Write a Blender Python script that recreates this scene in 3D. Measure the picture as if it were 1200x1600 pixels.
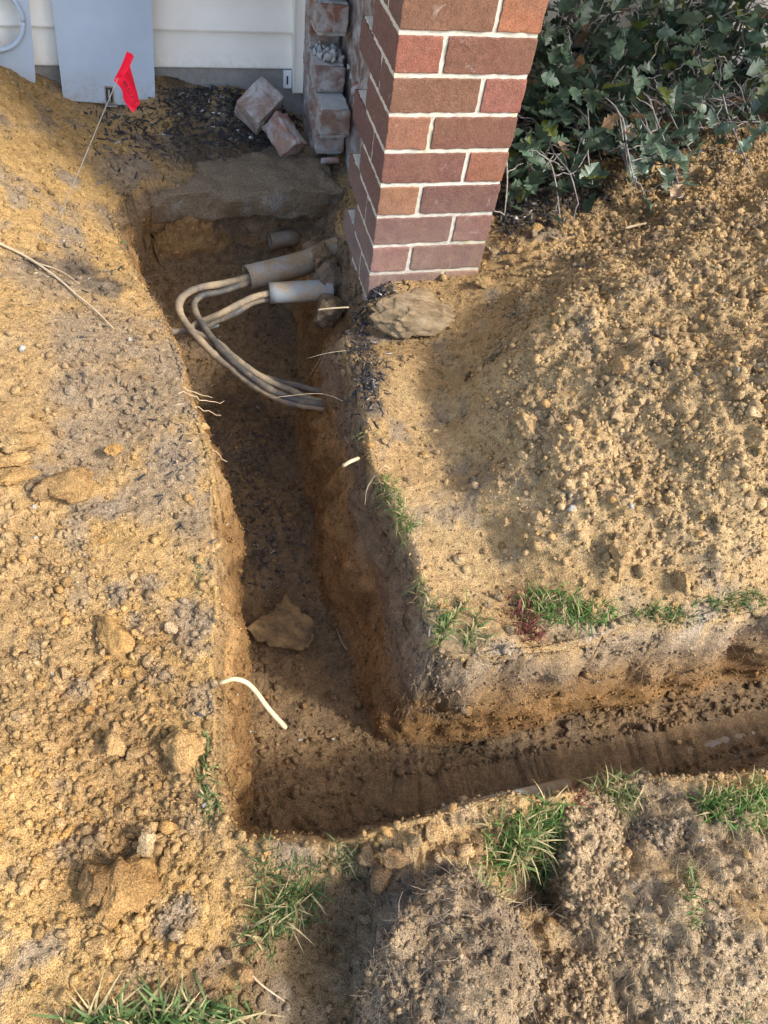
import bpy, math, random
import numpy as np
from mathutils import Vector, Matrix, Euler

random.seed(7); RNG = np.random.default_rng(7)
for o in list(bpy.data.objects): bpy.data.objects.remove(o)
SC = bpy.context.scene
COL = SC.collection

# ---------------------------------------------------------------- camera
CR = np.array([[0.9642636, -0.2372887, 0.1178549],
               [-0.1243976, -0.7982323, -0.5893644],
               [0.2339251, 0.5536418, -0.7992245]])      # right, down, forward
CAM = np.array([-0.49444, -1.57352, 1.19092]); FOC = 1170.0
cam = bpy.data.cameras.new('camera'); cob = bpy.data.objects.new('camera', cam); COL.objects.link(cob)
cam.sensor_fit = 'VERTICAL'; cam.sensor_height = 24.0; cam.lens = 24.0*FOC/1600.0
cam.clip_start = 0.02; cam.clip_end = 400
m = Matrix.Identity(4)
for i in range(3):
    m[i][0] = CR[0][i]; m[i][1] = -CR[1][i]; m[i][2] = -CR[2][i]; m[i][3] = CAM[i]
cob.matrix_world = m
SC.camera = cob
SC.render.resolution_x = 768; SC.render.resolution_y = 1024

# ---------------------------------------------------------------- light
SUN_AZ, SUN_EL = math.radians(127), math.radians(43)      # azimuth measured from +Y towards +X
sdir = Vector((math.sin(SUN_AZ)*math.cos(SUN_EL), math.cos(SUN_AZ)*math.cos(SUN_EL), math.sin(SUN_EL)))
W = bpy.data.worlds.new('World'); SC.world = W; W.use_nodes = True
wn = W.node_tree; bg = wn.nodes['Background']
sky = wn.nodes.new('ShaderNodeTexSky'); sky.sky_type = 'NISHITA'; sky.sun_disc = False
sky.sun_elevation = SUN_EL; sky.sun_rotation = SUN_AZ; sky.dust_density = 2.5
wn.links.new(sky.outputs[0], bg.inputs[0]); bg.inputs[1].default_value = 0.15
sl = bpy.data.lights.new('sun', 'SUN'); sl.energy = 1.5; sl.angle = math.radians(6); sl.color = (1.0, 0.95, 0.88)
so = bpy.data.objects.new('sun', sl); COL.objects.link(so); so.location = (3, -3, 6)
so.rotation_euler = sdir.to_track_quat('Z', 'Y').to_euler()
SC.view_settings.view_transform = 'Standard'; SC.view_settings.look = 'None'
SC.view_settings.gamma = 1.0; SC.view_settings.exposure = 1.6
SC.view_settings.use_curve_mapping = False

# ---------------------------------------------------------------- helpers
def at(u, v, z):
    d = CR.T @ np.array([(u-600)/FOC, (v-800)/FOC, 1.0]); t = (z-CAM[2])/d[2]
    return CAM + t*d
def aty(u, v, y):
    d = CR.T @ np.array([(u-600)/FOC, (v-800)/FOC, 1.0]); t = (y-CAM[1])/d[1]
    return CAM + t*d
def tag(o, label=None, cat=None, group=None, kind=None):
    if label: o['label'] = label
    if cat: o['category'] = cat
    if group: o['group'] = group
    if kind: o['kind'] = kind
    return o
def link(name, me, mat=None, parent=None, loc=None, rot=None, scale=None):
    o = bpy.data.objects.new(name, me); COL.objects.link(o)
    if mat is not None and me is not None and len(me.materials) == 0: me.materials.append(mat)
    if parent is not None: o.parent = parent
    if loc is not None: o.location = loc
    if rot is not None: o.rotation_euler = rot
    if scale is not None: o.scale = scale
    return o
def empty(name, loc=(0, 0, 0)):
    o = bpy.data.objects.new(name, None); COL.objects.link(o); o.location = loc; o.empty_display_size = .05
    return o
def npmesh(name, V, F, smooth=True, col=None):
    """V (n,3), F (m,k) with constant k"""
    V = np.asarray(V, np.float32); F = np.asarray(F, np.int32); k = F.shape[1]
    me = bpy.data.meshes.new(name)
    me.vertices.add(len(V)); me.vertices.foreach_set('co', V.ravel())
    me.loops.add(F.size); me.loops.foreach_set('vertex_index', F.ravel())
    me.polygons.add(len(F)); me.polygons.foreach_set('loop_start', np.arange(0, F.size, k, dtype=np.int32))
    me.polygons.foreach_set('loop_total', np.full(len(F), k, np.int32))
    if smooth: me.polygons.foreach_set('use_smooth', np.ones(len(F), bool))
    if col is not None:
        a = me.attributes.new('Col', 'FLOAT_COLOR', 'POINT')
        c = np.ones((len(V), 4), np.float32); c[:, :3] = col; a.data.foreach_set('color', c.ravel())
    me.update(calc_edges=True); me.validate()
    return me
def pymesh(name, V, F, smooth=False):
    me = bpy.data.meshes.new(name); me.from_pydata([tuple(map(float, v)) for v in V], [], [tuple(map(int, f)) for f in F])
    if smooth: me.polygons.foreach_set('use_smooth', np.ones(len(me.polygons), bool))
    me.update(); return me
BOXF = [(0, 3, 2, 1), (4, 5, 6, 7), (0, 1, 5, 4), (1, 2, 6, 5), (2, 3, 7, 6), (3, 0, 4, 7)]
def boxv(x0, x1, y0, y1, z0, z1):
    return [(x0, y0, z0), (x1, y0, z0), (x1, y1, z0), (x0, y1, z0), (x0, y0, z1), (x1, y0, z1), (x1, y1, z1), (x0, y1, z1)]
def boxes(name, L, smooth=False):
    V = []; F = []
    for b in L:
        n = len(V); V += boxv(*b); F += [tuple(n+i for i in f) for f in BOXF]
    return pymesh(name, V, F, smooth)

# ---- noise (numpy)
def _h(ix, iy, iz, s=0):
    n = (ix.astype(np.int64)*374761393 + iy.astype(np.int64)*668265263 + iz.astype(np.int64)*2147483647 + s*974634777) & 0xffffffff
    n = ((n ^ (n >> 13))*1274126177) & 0xffffffff
    n = ((n ^ (n >> 16))*2246822519) & 0xffffffff
    return ((n ^ (n >> 15)) & 0xffffff)/float(0xffffff)
def vnoise(P, scale, s=0):
    """smooth value noise in [-1,1]; P (n,3), scale = feature size"""
    q = P/scale; i = np.floor(q); f = q-i; f = f*f*f*(f*(f*6-15)+10); i = i.astype(np.int64)
    r = 0
    for dx in (0, 1):
        wx = f[:, 0] if dx else 1-f[:, 0]
        for dy in (0, 1):
            wy = f[:, 1] if dy else 1-f[:, 1]
            for dz in (0, 1):
                wz = f[:, 2] if dz else 1-f[:, 2]
                r = r + wx*wy*wz*_h(i[:, 0]+dx, i[:, 1]+dy, i[:, 2]+dz, s)
    return r*2-1
def fbm(P, scale, octs=4, s=0, gain=.5):
    a = 1; t = 0; n = 0
    for k in range(octs):
        t = t + a*vnoise(P, scale, s+k); n += a; a *= gain; scale *= .5
    return t/n
def lumps(x, y, c, s=0, fill=.62):
    """rounded crumbs on a plane: max of random domes, cell size c"""
    qx = x/c; qy = y/c; ix = np.floor(qx).astype(np.int64); iy = np.floor(qy).astype(np.int64); z0 = np.zeros_like(ix)
    best = np.zeros_like(x)
    for dx in (-1, 0, 1):
        for dy in (-1, 0, 1):
            jx = ix+dx; jy = iy+dy
            px = jx+_h(jx, jy, z0, s+1); py = jy+_h(jx, jy, z0, s+2); r = fill*(.35+.65*_h(jx, jy, z0, s+3))
            hh = np.clip(r*r-(qx-px)**2-(qy-py)**2, 0, None)
            best = np.maximum(best, np.sqrt(hh))
    return best*c
def sstep(a, b, x):
    t = np.clip((x-a)/(b-a), 0, 1); return t*t*(3-2*t)

# ---- curves
def crom(P, n):
    P = np.asarray(P, float); Q = np.vstack([2*P[0]-P[1], P, 2*P[-1]-P[-2]]); out = []
    for i in range(1, len(Q)-2):
        for k in range(n):
            t = k/n; a, b, c, d = Q[i-1], Q[i], Q[i+1], Q[i+2]
            out.append(.5*((2*b)+(-a+c)*t+(2*a-5*b+4*c-d)*t*t+(-a+3*b-3*c+d)*t**3))
    out.append(P[-1]); return np.array(out)
def tubeVF(P, R, sides=8, base=0, cap=True):
    P = np.asarray(P, float); n = len(P); R = np.broadcast_to(R, (n,))
    T = np.gradient(P, axis=0); T /= (np.linalg.norm(T, axis=1)[:, None]+1e-9)
    u = np.cross(T[0], (0.3, 0.2, 1.0)); u /= np.linalg.norm(u)+1e-9
    V = []; F = []
    a = np.linspace(0, 2*math.pi, sides, endpoint=False)
    for i in range(n):
        u = u-T[i]*np.dot(u, T[i]); u /= np.linalg.norm(u)+1e-9; w = np.cross(T[i], u)
        V.append(P[i]+R[i]*(np.cos(a)[:, None]*u+np.sin(a)[:, None]*w))
    V = np.vstack(V)
    for i in range(n-1):
        for k in range(sides):
            k2 = (k+1) % sides
            F.append((base+i*sides+k, base+i*sides+k2, base+(i+1)*sides+k2, base+(i+1)*sides+k))
    if cap:
        F.append(tuple(base+k for k in range(sides))[::-1]); F.append(tuple(base+(n-1)*sides+k for k in range(sides)))
    return V, F
def tubes(name, L, smooth=True):
    V = []; F = []; b = 0
    for P, R, s in L:
        v, f = tubeVF(P, R, s, b); V.append(v); F += f; b += len(v)
    return pymesh(name, np.vstack(V), F, smooth)

# ---------------------------------------------------------------- materials
class NT:
    def __init__(s, name):
        s.m = bpy.data.materials.new(name); s.m.use_nodes = True; s.t = s.m.node_tree
        s.b = s.t.nodes['Principled BSDF']; s.b.inputs['Specular IOR Level'].default_value = .25
    def n(s, typ, **k):
        q = s.t.nodes.new('ShaderNode'+typ)
        for a, v in k.items(): setattr(q, a, v)
        return q
    def l(s, a, b): s.t.links.new(a, b)
    def noise(s, scale, detail=4, rough=.6, vec=None, dist=0):
        q = s.n('TexNoise'); q.inputs['Scale'].default_value = scale; q.inputs['Detail'].default_value = detail
        q.inputs['Roughness'].default_value = rough; q.inputs['Distortion'].default_value = dist
        if vec is not None: s.l(vec, q.inputs['Vector'])
        return q.outputs['Fac']
    def ramp(s, fac, stops):
        q = s.n('ValToRGB'); e = q.color_ramp.elements
        while len(e) < len(stops): e.new(.5)
        for i, (p, c) in enumerate(stops):
            e[i].position = p; e[i].color = (*c, 1) if len(c) == 3 else c
        s.l(fac, q.inputs[0]); return q.outputs[0]
    def mix(s, fac, a, b, mode='MIX'):
        q = s.n('Mix', data_type='RGBA', blend_type=mode)
        for inp, v in ((0, fac), (6, a), (7, b)):
            if hasattr(v, 'is_linked'): s.l(v, q.inputs[inp])
            else: q.inputs[inp].default_value = v if np.isscalar(v) else (*v, 1)
        return q.outputs[2]
    def math(s, op, a, b=0, clamp=False):
        q = s.n('Math', operation=op); q.use_clamp = clamp
        for i, v in enumerate((a, b)):
            if hasattr(v, 'is_linked'): s.l(v, q.inputs[i])
            else: q.inputs[i].default_value = v
        return q.outputs[0]
    def bump(s, h, strength=.5, dist=.002, prev=None):
        q = s.n('Bump'); q.inputs['Strength'].default_value = strength; q.inputs['Distance'].default_value = dist
        s.l(h, q.inputs['Height'])
        if prev is not None: s.l(prev, q.inputs['Normal'])
        s.l(q.outputs[0], s.b.inputs['Normal']); return q.outputs[0]
    def obco(s): return s.n('TexCoord').outputs['Object']
    def done(s, col=None, rough=.9):
        if col is not None:
            if hasattr(col, 'is_linked'): s.l(col, s.b.inputs['Base Color'])
            else: s.b.inputs['Base Color'].default_value = (*col, 1)
        if hasattr(rough, 'is_linked'): s.l(rough, s.b.inputs['Roughness'])
        else: s.b.inputs['Roughness'].default_value = rough
        return s.m
GREY = lambda v: (v, v, v)
def mat_soil(name='soil', src='attr', gain=1.0):
    t = NT(name); t.b.inputs['Specular IOR Level'].default_value = .12
    if src == 'attr':
        a = t.n('Attribute'); a.attribute_name = 'Col'; base = a.outputs['Color']; pos = t.n('NewGeometry').outputs['Position']
    else:
        oi = t.n('ObjectInfo'); base = oi.outputs['Color']; pos = t.n('NewGeometry').outputs['Position']
    f0 = t.noise(17, 4, .6, pos, .5)
    base = t.mix(1.0, base, t.ramp(f0, [(.3, (.70, .66, .62)), (.5, GREY(1.0)), (.72, (1.2, 1.2, 1.22))]), 'MULTIPLY') if src == 'obj' else base
    f1 = t.noise(55, 3, .65, pos); f2 = t.noise(420, 2, .7, pos); f3 = t.noise(1100, 1, .6, pos)
    c = t.mix(1.0, base, t.ramp(f1, [(.3, GREY(.72)), (.7, GREY(1.22))]), 'MULTIPLY')
    c = t.mix(1.0, c, t.ramp(f2, [(.33, (.62, .58, .55)), (.66, (1.5, 1.46, 1.38))]), 'MULTIPLY')
    c = t.mix(t.ramp(f3, [(.68, GREY(0)), (.76, GREY(.35))]), c, (.62, .55, .42))
    h = t.math('ADD', t.math('MULTIPLY', f2, 1.0), t.math('MULTIPLY', f1, 2.2))
    h = t.math('ADD', h, t.math('MULTIPLY', f3, .35))
    t.bump(h, 1.0, .0055)
    return t.done(c, .97)
M = {}
M['soil'] = mat_soil(); M['clod'] = mat_soil('clod', 'obj')
def mat_brick(name, dirty=0.0):
    t = NT(name); co = t.obco(); pos = t.n('NewGeometry').outputs['Position']
    oi = t.n('ObjectInfo')
    vec = t.n('VectorMath', operation='ADD'); t.l(pos, vec.inputs[0]); t.l(oi.outputs['Random'], vec.inputs[1]); v = vec.outputs[0]
    n1 = t.noise(14, 4, .6, v, .4); n2 = t.noise(330, 3, .75, v); n3 = t.noise(60, 4, .7, v)
    c = t.mix(t.ramp(n1, [(.42, GREY(0)), (.7, GREY(.6))]), oi.outputs['Color'], (.23, .13, .085))
    if not dirty:
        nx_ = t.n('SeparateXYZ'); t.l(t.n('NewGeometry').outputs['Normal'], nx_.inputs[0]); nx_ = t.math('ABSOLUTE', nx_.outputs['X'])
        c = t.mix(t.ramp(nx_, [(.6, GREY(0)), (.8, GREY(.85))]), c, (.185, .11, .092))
    n4 = t.noise(900, 2, .6, v)
    c = t.mix(1.0, c, t.ramp(n4, [(.34, GREY(.55)), (.5, GREY(1.0)), (.7, (1.25, 1.2, 1.15))]), 'MULTIPLY')
    c = t.mix(1.0, c, t.ramp(n2, [(.3, GREY(.6)), (.55, GREY(1.0)), (.75, (1.35, 1.25, 1.15))]), 'MULTIPLY')
    c = t.mix(1.0, c, t.ramp(n3, [(.3, GREY(.82)), (.7, GREY(1.15))]), 'MULTIPLY')
    sep = t.n('SeparateXYZ'); t.l(pos, sep.inputs[0])
    low = t.math('SUBTRACT', .22, sep.outputs['Z']); low = t.math('MULTIPLY', low, 1.6, True)
    low = t.math('MULTIPLY', low, t.math('ADD', t.noise(9, 4, .6, v), .2), True)
    c = t.mix(low, c, (.44, .38, .35))
    spl = t.math('MULTIPLY', t.math('SUBTRACT', .13, sep.outputs['Z']), 5.0, True)
    spl = t.math('MULTIPLY', spl, t.ramp(t.noise(30, 5, .7, pos), [(.47, GREY(0)), (.62, GREY(.7))]), True)
    c = t.mix(spl, c, (.36, .26, .16))
    if not dirty:
        sm = t.ramp(t.noise(24, 6, .7, v, .8), [(.62, GREY(0)), (.74, GREY(.55))]); c = t.mix(sm, c, (.50, .44, .37))
    if dirty:
        d = t.ramp(t.noise(16, 5, .65, v, .6), [(.42, GREY(0)), (.6, GREY(dirty))])
        c = t.mix(d, c, (.50, .49, .46))
        d2 = t.ramp(t.noise(28, 4, .65, pos), [(.5, GREY(0)), (.7, GREY(dirty*.8))]); c = t.mix(d2, c, (.2, .15, .11))
    t.bump(t.math('ADD', n2, t.math('MULTIPLY', n3, .8)), .8, .0025)
    return t.done(c, .93)
M['brick'] = mat_brick('brick_face'); M['oldbrick'] = mat_brick('weathered_brick', .85)
def mat_mortar(name, col, stain=0):
    t = NT(name); pos = t.n('NewGeometry').outputs['Position']
    n = t.noise(45, 5, .65, pos); n2 = t.noise(500, 3, .7, pos)
    c = t.mix(1.0, col, t.ramp(n, [(.3, GREY(.78)), (.7, GREY(1.08))]), 'MULTIPLY')
    c = t.mix(1.0, c, t.ramp(n2, [(.3, GREY(.8)), (.7, GREY(1.1))]), 'MULTIPLY')
    if stain:
        s = t.ramp(t.noise(7, 3, .6, pos), [(.55, GREY(0)), (.68, GREY(stain))]); c = t.mix(s, c, (.52, .45, .16))
    t.bump(t.math('ADD', n2, t.math('MULTIPLY', n, 1.5)), .5, .002)
    return t.done(c, .95)
M['mortar'] = mat_mortar('mortar', (.64, .605, .50), .4)
M['oldmortar'] = mat_mortar('old_mortar', (.50, .49, .46))
M['concrete'] = mat_mortar('concrete', (.33, .31, .28))
def mat_footing():
    t = NT('footing_concrete'); pos = t.n('NewGeometry').outputs['Position']
    n = t.noise(11, 5, .65, pos, .5); n2 = t.noise(160, 4, .7, pos)
    c = t.ramp(n, [(.38, (.27, .185, .105)), (.52, (.31, .235, .15)), (.62, (.36, .315, .25)), (.76, (.46, .43, .38))])
    nz_ = t.n('SeparateXYZ'); t.l(t.n('NewGeometry').outputs['Normal'], nz_.inputs[0])
    c = t.mix(t.ramp(t.math('ADD', nz_.outputs['Z'], t.math('MULTIPLY', n2, .5)), [(.75, GREY(0)), (1.05, GREY(.9))]), c, (.31, .235, .15))
    c = t.mix(1.0, c, t.ramp(n2, [(.3, GREY(.55)), (.7, GREY(1.2))]), 'MULTIPLY')
    t.bump(t.math('ADD', n2, n), 1.0, .012); return t.done(c, .95)
M['footing'] = mat_footing()
def mat_paint(name, col, rough=.5, var=.06, scr=None, grain=False, splash=None):
    t = NT(name); co = t.obco()
    n = t.noise(6, 5, .6, co); c = t.mix(1.0, col, t.ramp(n, [(.3, GREY(1-var)), (.7, GREY(1+var))]), 'MULTIPLY')
    if scr:
        k = t.ramp(t.noise(38, 6, .75, co, 1.2), [(.66, GREY(0)), (.72, GREY(.8))]); c = t.mix(k, c, scr)
    if grain:
        mp = t.n('Mapping'); mp.inputs['Scale'].default_value = (6, 60, 160); t.l(co, mp.inputs[0])
        g = t.noise(6, 4, .6, mp.outputs[0]); t.bump(g, .25, .0015)
        c = t.mix(1.0, c, t.ramp(t.noise(3, 5, .6, co), [(.3, (.93, .92, .9)), (.7, GREY(1.02))]), 'MULTIPLY')
    else: t.bump(t.noise(90, 4, .6, co), .12, .001)
    if splash is not None:
        sz = t.n('SeparateXYZ'); t.l(t.n('NewGeometry').outputs['Position'], sz.inputs[0])
        f = t.math('MULTIPLY', t.math('SUBTRACT', splash, sz.outputs['Z']), 9.0, True)
        f = t.math('MULTIPLY', f, t.ramp(t.noise(48, 6, .75, co), [(.46, GREY(.08)), (.66, GREY(.75))]), True)
        c = t.mix(f, c, (.33, .25, .16))
    return t.done(c, rough)
M['siding'] = mat_paint('vinyl_siding', (.88, .835, .74), .55, .03, None, True, .11)
M['trim'] = mat_paint('vinyl_trim', (.83, .78, .68), .5, .03)
M['bluegrey'] = mat_paint('blue_grey_enamel', (.42, .49, .56), .42, .08, (.36, .39, .42), False, .09)
M['whiteplastic'] = mat_paint('white_plastic', (.78, .78, .77), .5)
M['dark'] = mat_paint('dark_slot', (.03, .03, .03), .7)
M['steel'] = mat_paint('galvanised_steel', (.42, .41, .39), .38, .2, (.2, .12, .06)); M['steel'].node_tree.nodes['Principled BSDF'].inputs['Metallic'].default_value = .7
M['rust'] = mat_paint('rusty_bracket', (.28, .22, .15), .7, .3)
def mat_flag():
    t = NT('red_vinyl'); co = t.obco(); n = t.noise(30, 3, .5, co)
    c = t.mix(1.0, (.72, .012, .045), t.ramp(n, [(.3, GREY(.85)), (.7, GREY(1.1))]), 'MULTIPLY')
    t.b.inputs['Subsurface Weight'].default_value = 0
    tr = t.n('BsdfTranslucent'); tr.inputs[0].default_value = (.8, .03, .07, 1); mx = t.n('MixShader'); mx.inputs[0].default_value = .35
    t.l(t.b.outputs[0], mx.inputs[1]); t.l(tr.outputs[0], mx.inputs[2]); t.l(mx.outputs[0], t.t.nodes['Material Output'].inputs[0])
    return t.done(c, .4)
M['flag'] = mat_flag()
M['ink'] = mat_paint('black_ink', (.02, .004, .006), .6)
def mat_pipe(name, col, dirt, amt, sc=13):
    t = NT(name); pos = t.n('NewGeometry').outputs['Position']
    n = t.noise(sc, 5, .6, pos, .6); n2 = t.noise(200, 4, .7, pos)
    f = t.ramp(n, [(amt-.14, GREY(1)), (amt+.12, GREY(0))])
    d = t.mix(1.0, dirt, t.ramp(n2, [(.3, GREY(.7)), (.7, GREY(1.2))]), 'MULTIPLY')
    c = t.mix(f, col, d); t.bump(t.math('MULTIPLY', n2, f), .5, .002)
    return t.done(c, t.ramp(f, [(0, GREY(.5)), (1, GREY(.95))]))
M['pvc'] = mat_pipe('grey_pvc', (.20, .225, .23), (.27, .20, .125), .47, 20)
M['pvcmud'] = mat_pipe('muddy_pvc', (.25, .25, .24), (.27, .195, .115), .58, 20)
M['cable'] = mat_pipe('muddy_black_cable', (.075, .072, .066), (.28, .215, .135), .43, 15)
M['cable2'] = mat_pipe('dusty_cable', (.10, .092, .08), (.33, .255, .16), .56, 15)
def mat_rock(name, cols, s=2.2):
    t = NT(name); co = t.obco(); n = t.noise(s, 5, .65, co, .3); n2 = t.noise(s*6, 6, .75, co)
    c = t.ramp(n, [(.36, cols[0]), (.5, cols[1]), (.66, cols[2])])
    c = t.mix(1.0, c, t.ramp(n2, [(.3, GREY(.72)), (.7, GREY(1.18))]), 'MULTIPLY')
    t.bump(t.math('ADD', n2, t.math('MULTIPLY', n, 2)), .7, .004); return t.done(c, .93)
M['rock'] = mat_rock('ochre_rock', ((.10, .075, .045), (.20, .13, .062), (.30, .20, .095)))
M['flatrock'] = mat_rock('tan_stone', ((.15, .11, .065), (.25, .18, .10), (.34, .265, .165)))
def mat_attr(name, rough=.8, var=.25, scale=60, trans=0, spec=.3):
    t = NT(name); a = t.n('Attribute'); a.attribute_name = 'Col'; pos = t.n('NewGeometry').outputs['Position']
    c = t.mix(1.0, a.outputs['Color'], t.ramp(t.noise(scale, 3, .6, pos), [(.3, GREY(1-var)), (.7, GREY(1+var))]), 'MULTIPLY')
    t.b.inputs['Specular IOR Level'].default_value = spec
    if trans:
        tr = t.n('BsdfTranslucent'); t.l(c, tr.inputs[0]); mx = t.n('MixShader'); mx.inputs[0].default_value = trans
        t.l(t.b.outputs[0], mx.inputs[1]); t.l(tr.outputs[0], mx.inputs[2]); t.l(mx.outputs[0], t.t.nodes['Material Output'].inputs[0])
    return t.done(c, rough)
M['grass'] = mat_attr('grass_blade', .6, .2, 90, .3)
M['chip'] = mat_attr('bark_shreds', .75, .35, 150)
M['fibre'] = mat_attr('root_fibre', .85, .2, 90)
def mat_leaf():
    t = NT('holly_leaf'); oi = t.n('ObjectInfo'); co = t.obco()
    c = t.mix(1.0, oi.outputs['Color'], t.ramp(t.noise(60, 4, .6, co), [(.3, GREY(.75)), (.7, GREY(1.25))]), 'MULTIPLY')
    tr = t.n('BsdfTranslucent'); t.l(c, tr.inputs[0]); mx = t.n('MixShader'); mx.inputs[0].default_value = .18
    t.l(t.b.outputs[0], mx.inputs[1]); t.l(tr.outputs[0], mx.inputs[2]); t.l(mx.outputs[0], t.t.nodes['Material Output'].inputs[0])
    t.b.inputs['Specular IOR Level'].default_value = .5
    return t.done(c, .38)
M['leaf'] = mat_leaf()
M['leafmass'] = mat_attr('holly_leaf_mass', .4, .3, 60, .15, .5)
def mat_twig(name, a, b):
    t = NT(name); pos = t.n('NewGeometry').outputs['Position']; n = t.noise(70, 4, .65, pos)
    c = t.ramp(n, [(.3, a), (.7, b)]); t.bump(n, .5, .002); return t.done(c, .9)
M['twig'] = mat_twig('grey_twig', (.18, .16, .145), (.37, .34, .31))
M['stick'] = mat_twig('dry_stick', (.36, .26, .15), (.52, .42, .28))
M['peeled'] = mat_twig('peeled_root', (.48, .37, .2), (.66, .55, .34))
M['root'] = mat_twig('fine_root', (.42, .31, .18), (.62, .50, .33))
M['shade_roof'] = mat_paint('shade_roof_white', (.82, .81, .78), .7)  # white finish of the added roof that shades the wall

# ---------------------------------------------------------------- terrain
CTRL = [(600,440,-.03),(680,430,-.03),(750,412,-.02),(640,560,-.02),(620,640,0),(690,620,-.02),(650,760,0),(700,850,0),(720,930,0),(780,950,.0),
 (820,880,.015),(700,1000,0),(570,500,-.07),(568,560,-.03),(590,700,0),
 (720,470,-.015),(800,380,.03),(745,525,.0),(722,590,-.015),(722,650,-.012),(790,460,.03),(880,400,.07),(1000,350,.11),(1000,312,.11),(900,350,.07),(1100,300,.15),(1200,245,.19),
 (752,640,.075),(765,580,.10),(795,530,.13),(845,490,.165),(945,435,.22),(1060,390,.28),(1190,338,.32),(900,560,.21),(900,640,.19),(1000,550,.25),(1100,500,.28),(1200,450,.33),(1200,600,.31),(1050,700,.20),(1200,760,.2),
 (850,760,.12),(785,740,.09),(742,740,0),(835,830,.075),(795,850,.005),(950,830,.10),(1080,850,.10),(1200,870,.09),(890,915,.025),(1050,935,.02),(1200,925,.02),(845,912,.006),
 (300,600,0),(200,500,0),(230,700,.01),(100,450,.03),(0,420,.05),(120,650,.02),(0,600,.05),(110,790,.015),(0,780,.05),(250,850,0),(100,950,.02),
 (0,1000,.04),(300,1000,0),(200,1100,.015),(100,1200,.02),(0,1250,.04),(280,1250,0),(200,1300,-.005),(190,1400,.012),(0,1500,.03),(350,1450,-.01),(300,1580,0),
 (160,320,-.05),(100,330,.0),(40,250,.07),(0,150,.15),(60,165,.06),(150,230,-.02),(200,255,-.05),(110,158,-.01),(240,200,-.05),(300,180,-.045),
 (400,215,-.10),(300,255,-.1),(430,255,-.14),(330,140,-.03),(440,165,-.07),(200,305,-.08),(480,235,-.15),(0,110,.16),(60,135,.03),
 (400,1340,-.01),(480,1350,0),(600,1330,.02),(680,1320,.04),(740,1290,.03),(820,1290,.045),(900,1260,.03),(960,1275,.0),(1000,1240,.04),(1080,1240,.04),
 (1200,1240,.035),(520,1450,-.08),(535,1570,-.09),(640,1390,.03),(810,1440,.01),(460,1450,-.015),(615,1460,.0),(700,1440,.02),(690,1550,.02),(770,1500,.02),(870,1370,-.08),(800,1400,-.02),
 (850,1480,.0),(930,1310,.05),(920,1400,.03),(1000,1450,.05),(1100,1350,.055),(1200,1400,.05),(1190,1500,.01),(1100,1550,.04),(850,1570,-.03)]
cp = np.array([at(u, v, z) for u, v, z in CTRL])
cp = np.vstack([cp, [(-2.2,-1.5,.05),(-2.2,0,.12),(-2.2,.95,.2),(2.4,-1.6,.03),(2.4,-1.0,.04),(2.3,-.3,.22),(2.3,.5,.15),(2.2,.95,.0),(.6,.95,-.03),(1.2,.95,-.03),
  (-.8,-2.4,0),(.6,-2.4,0),(.2,.9,-.05),(.35,.5,-.02),(.55,.55,-.01),(.9,.6,.02),(1.4,.7,.05),(-1.4,.9,.2),(-.6,.97,-.03),(-.42,.97,.03),(-.25,.96,.01),(-.1,.96,-.04)]])
def tps_fit(P, z, reg=1e-3):
    n = len(P); d2 = ((P[:, None]-P[None])**2).sum(-1); K = .5*d2*np.log(d2+1e-12)
    A = np.zeros((n+3, n+3)); A[:n, :n] = K+reg*np.eye(n); A[:n, n] = 1; A[:n, n+1:] = P; A[n:, :n] = A[:n, n:].T
    return np.linalg.solve(A, np.concatenate([z, np.zeros(3)]))
TPS = tps_fit(cp[:, :2], cp[:, 2])
def ztop(x, y):
    x = np.clip(x, -2.6, 2.6); y = np.clip(y, -2.8, 1.3)
    r = np.empty_like(x); n = len(cp)
    for i in range(0, len(x), 40000):
        sx = x[i:i+40000]; sy = y[i:i+40000]
        d2 = (sx[:, None]-cp[None, :, 0])**2+(sy[:, None]-cp[None, :, 1])**2
        r[i:i+40000] = (.5*d2*np.log(d2+1e-12))@TPS[:n]+TPS[n]+TPS[n+1]*sx+TPS[n+2]*sy
    return r
def pxl(L): return [tuple(at(*p)[:2]) for p in L]
TOP = pxl([(163,318,-.05),(182,365,-.04),(205,405,-.02),(247,480,-.01),(275,560,0),(300,640,0),(326,740,0),(336,830,0),(340,920,0),(343,1000,0),(338,1080,0),
   (333,1200,0),(346,1285,0),(385,1314,0),(460,1312,0),(560,1306,.01),(640,1288,.02),(740,1264,.03),(830,1250,.03),(930,1237,.03),(1000,1224,.03),(1100,1217,.03),(1230,1204,.03)])
TOP += [(1.0,-1.40),(3.2,-1.42),(3.2,-1.10),(1.0,-1.09)]
TOP += pxl([(1200,938,0),(1000,978,0),(850,1005,0),(760,1016,0),(715,1025,0),(692,1018,0),(678,995,0),(665,950,0),(640,850,0),(597,745,0),(566,650,0),(558,600,-.01),(548,545,-.04)])
TOP += [(-.085,-.15),(-.035,-.06),(.02,.0),(.03,.3),(.02,.44),(.06,.47),(.075,.60),(.02,.635),(-.2,.635),(-.4,.63),(-.55,.585)]
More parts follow.
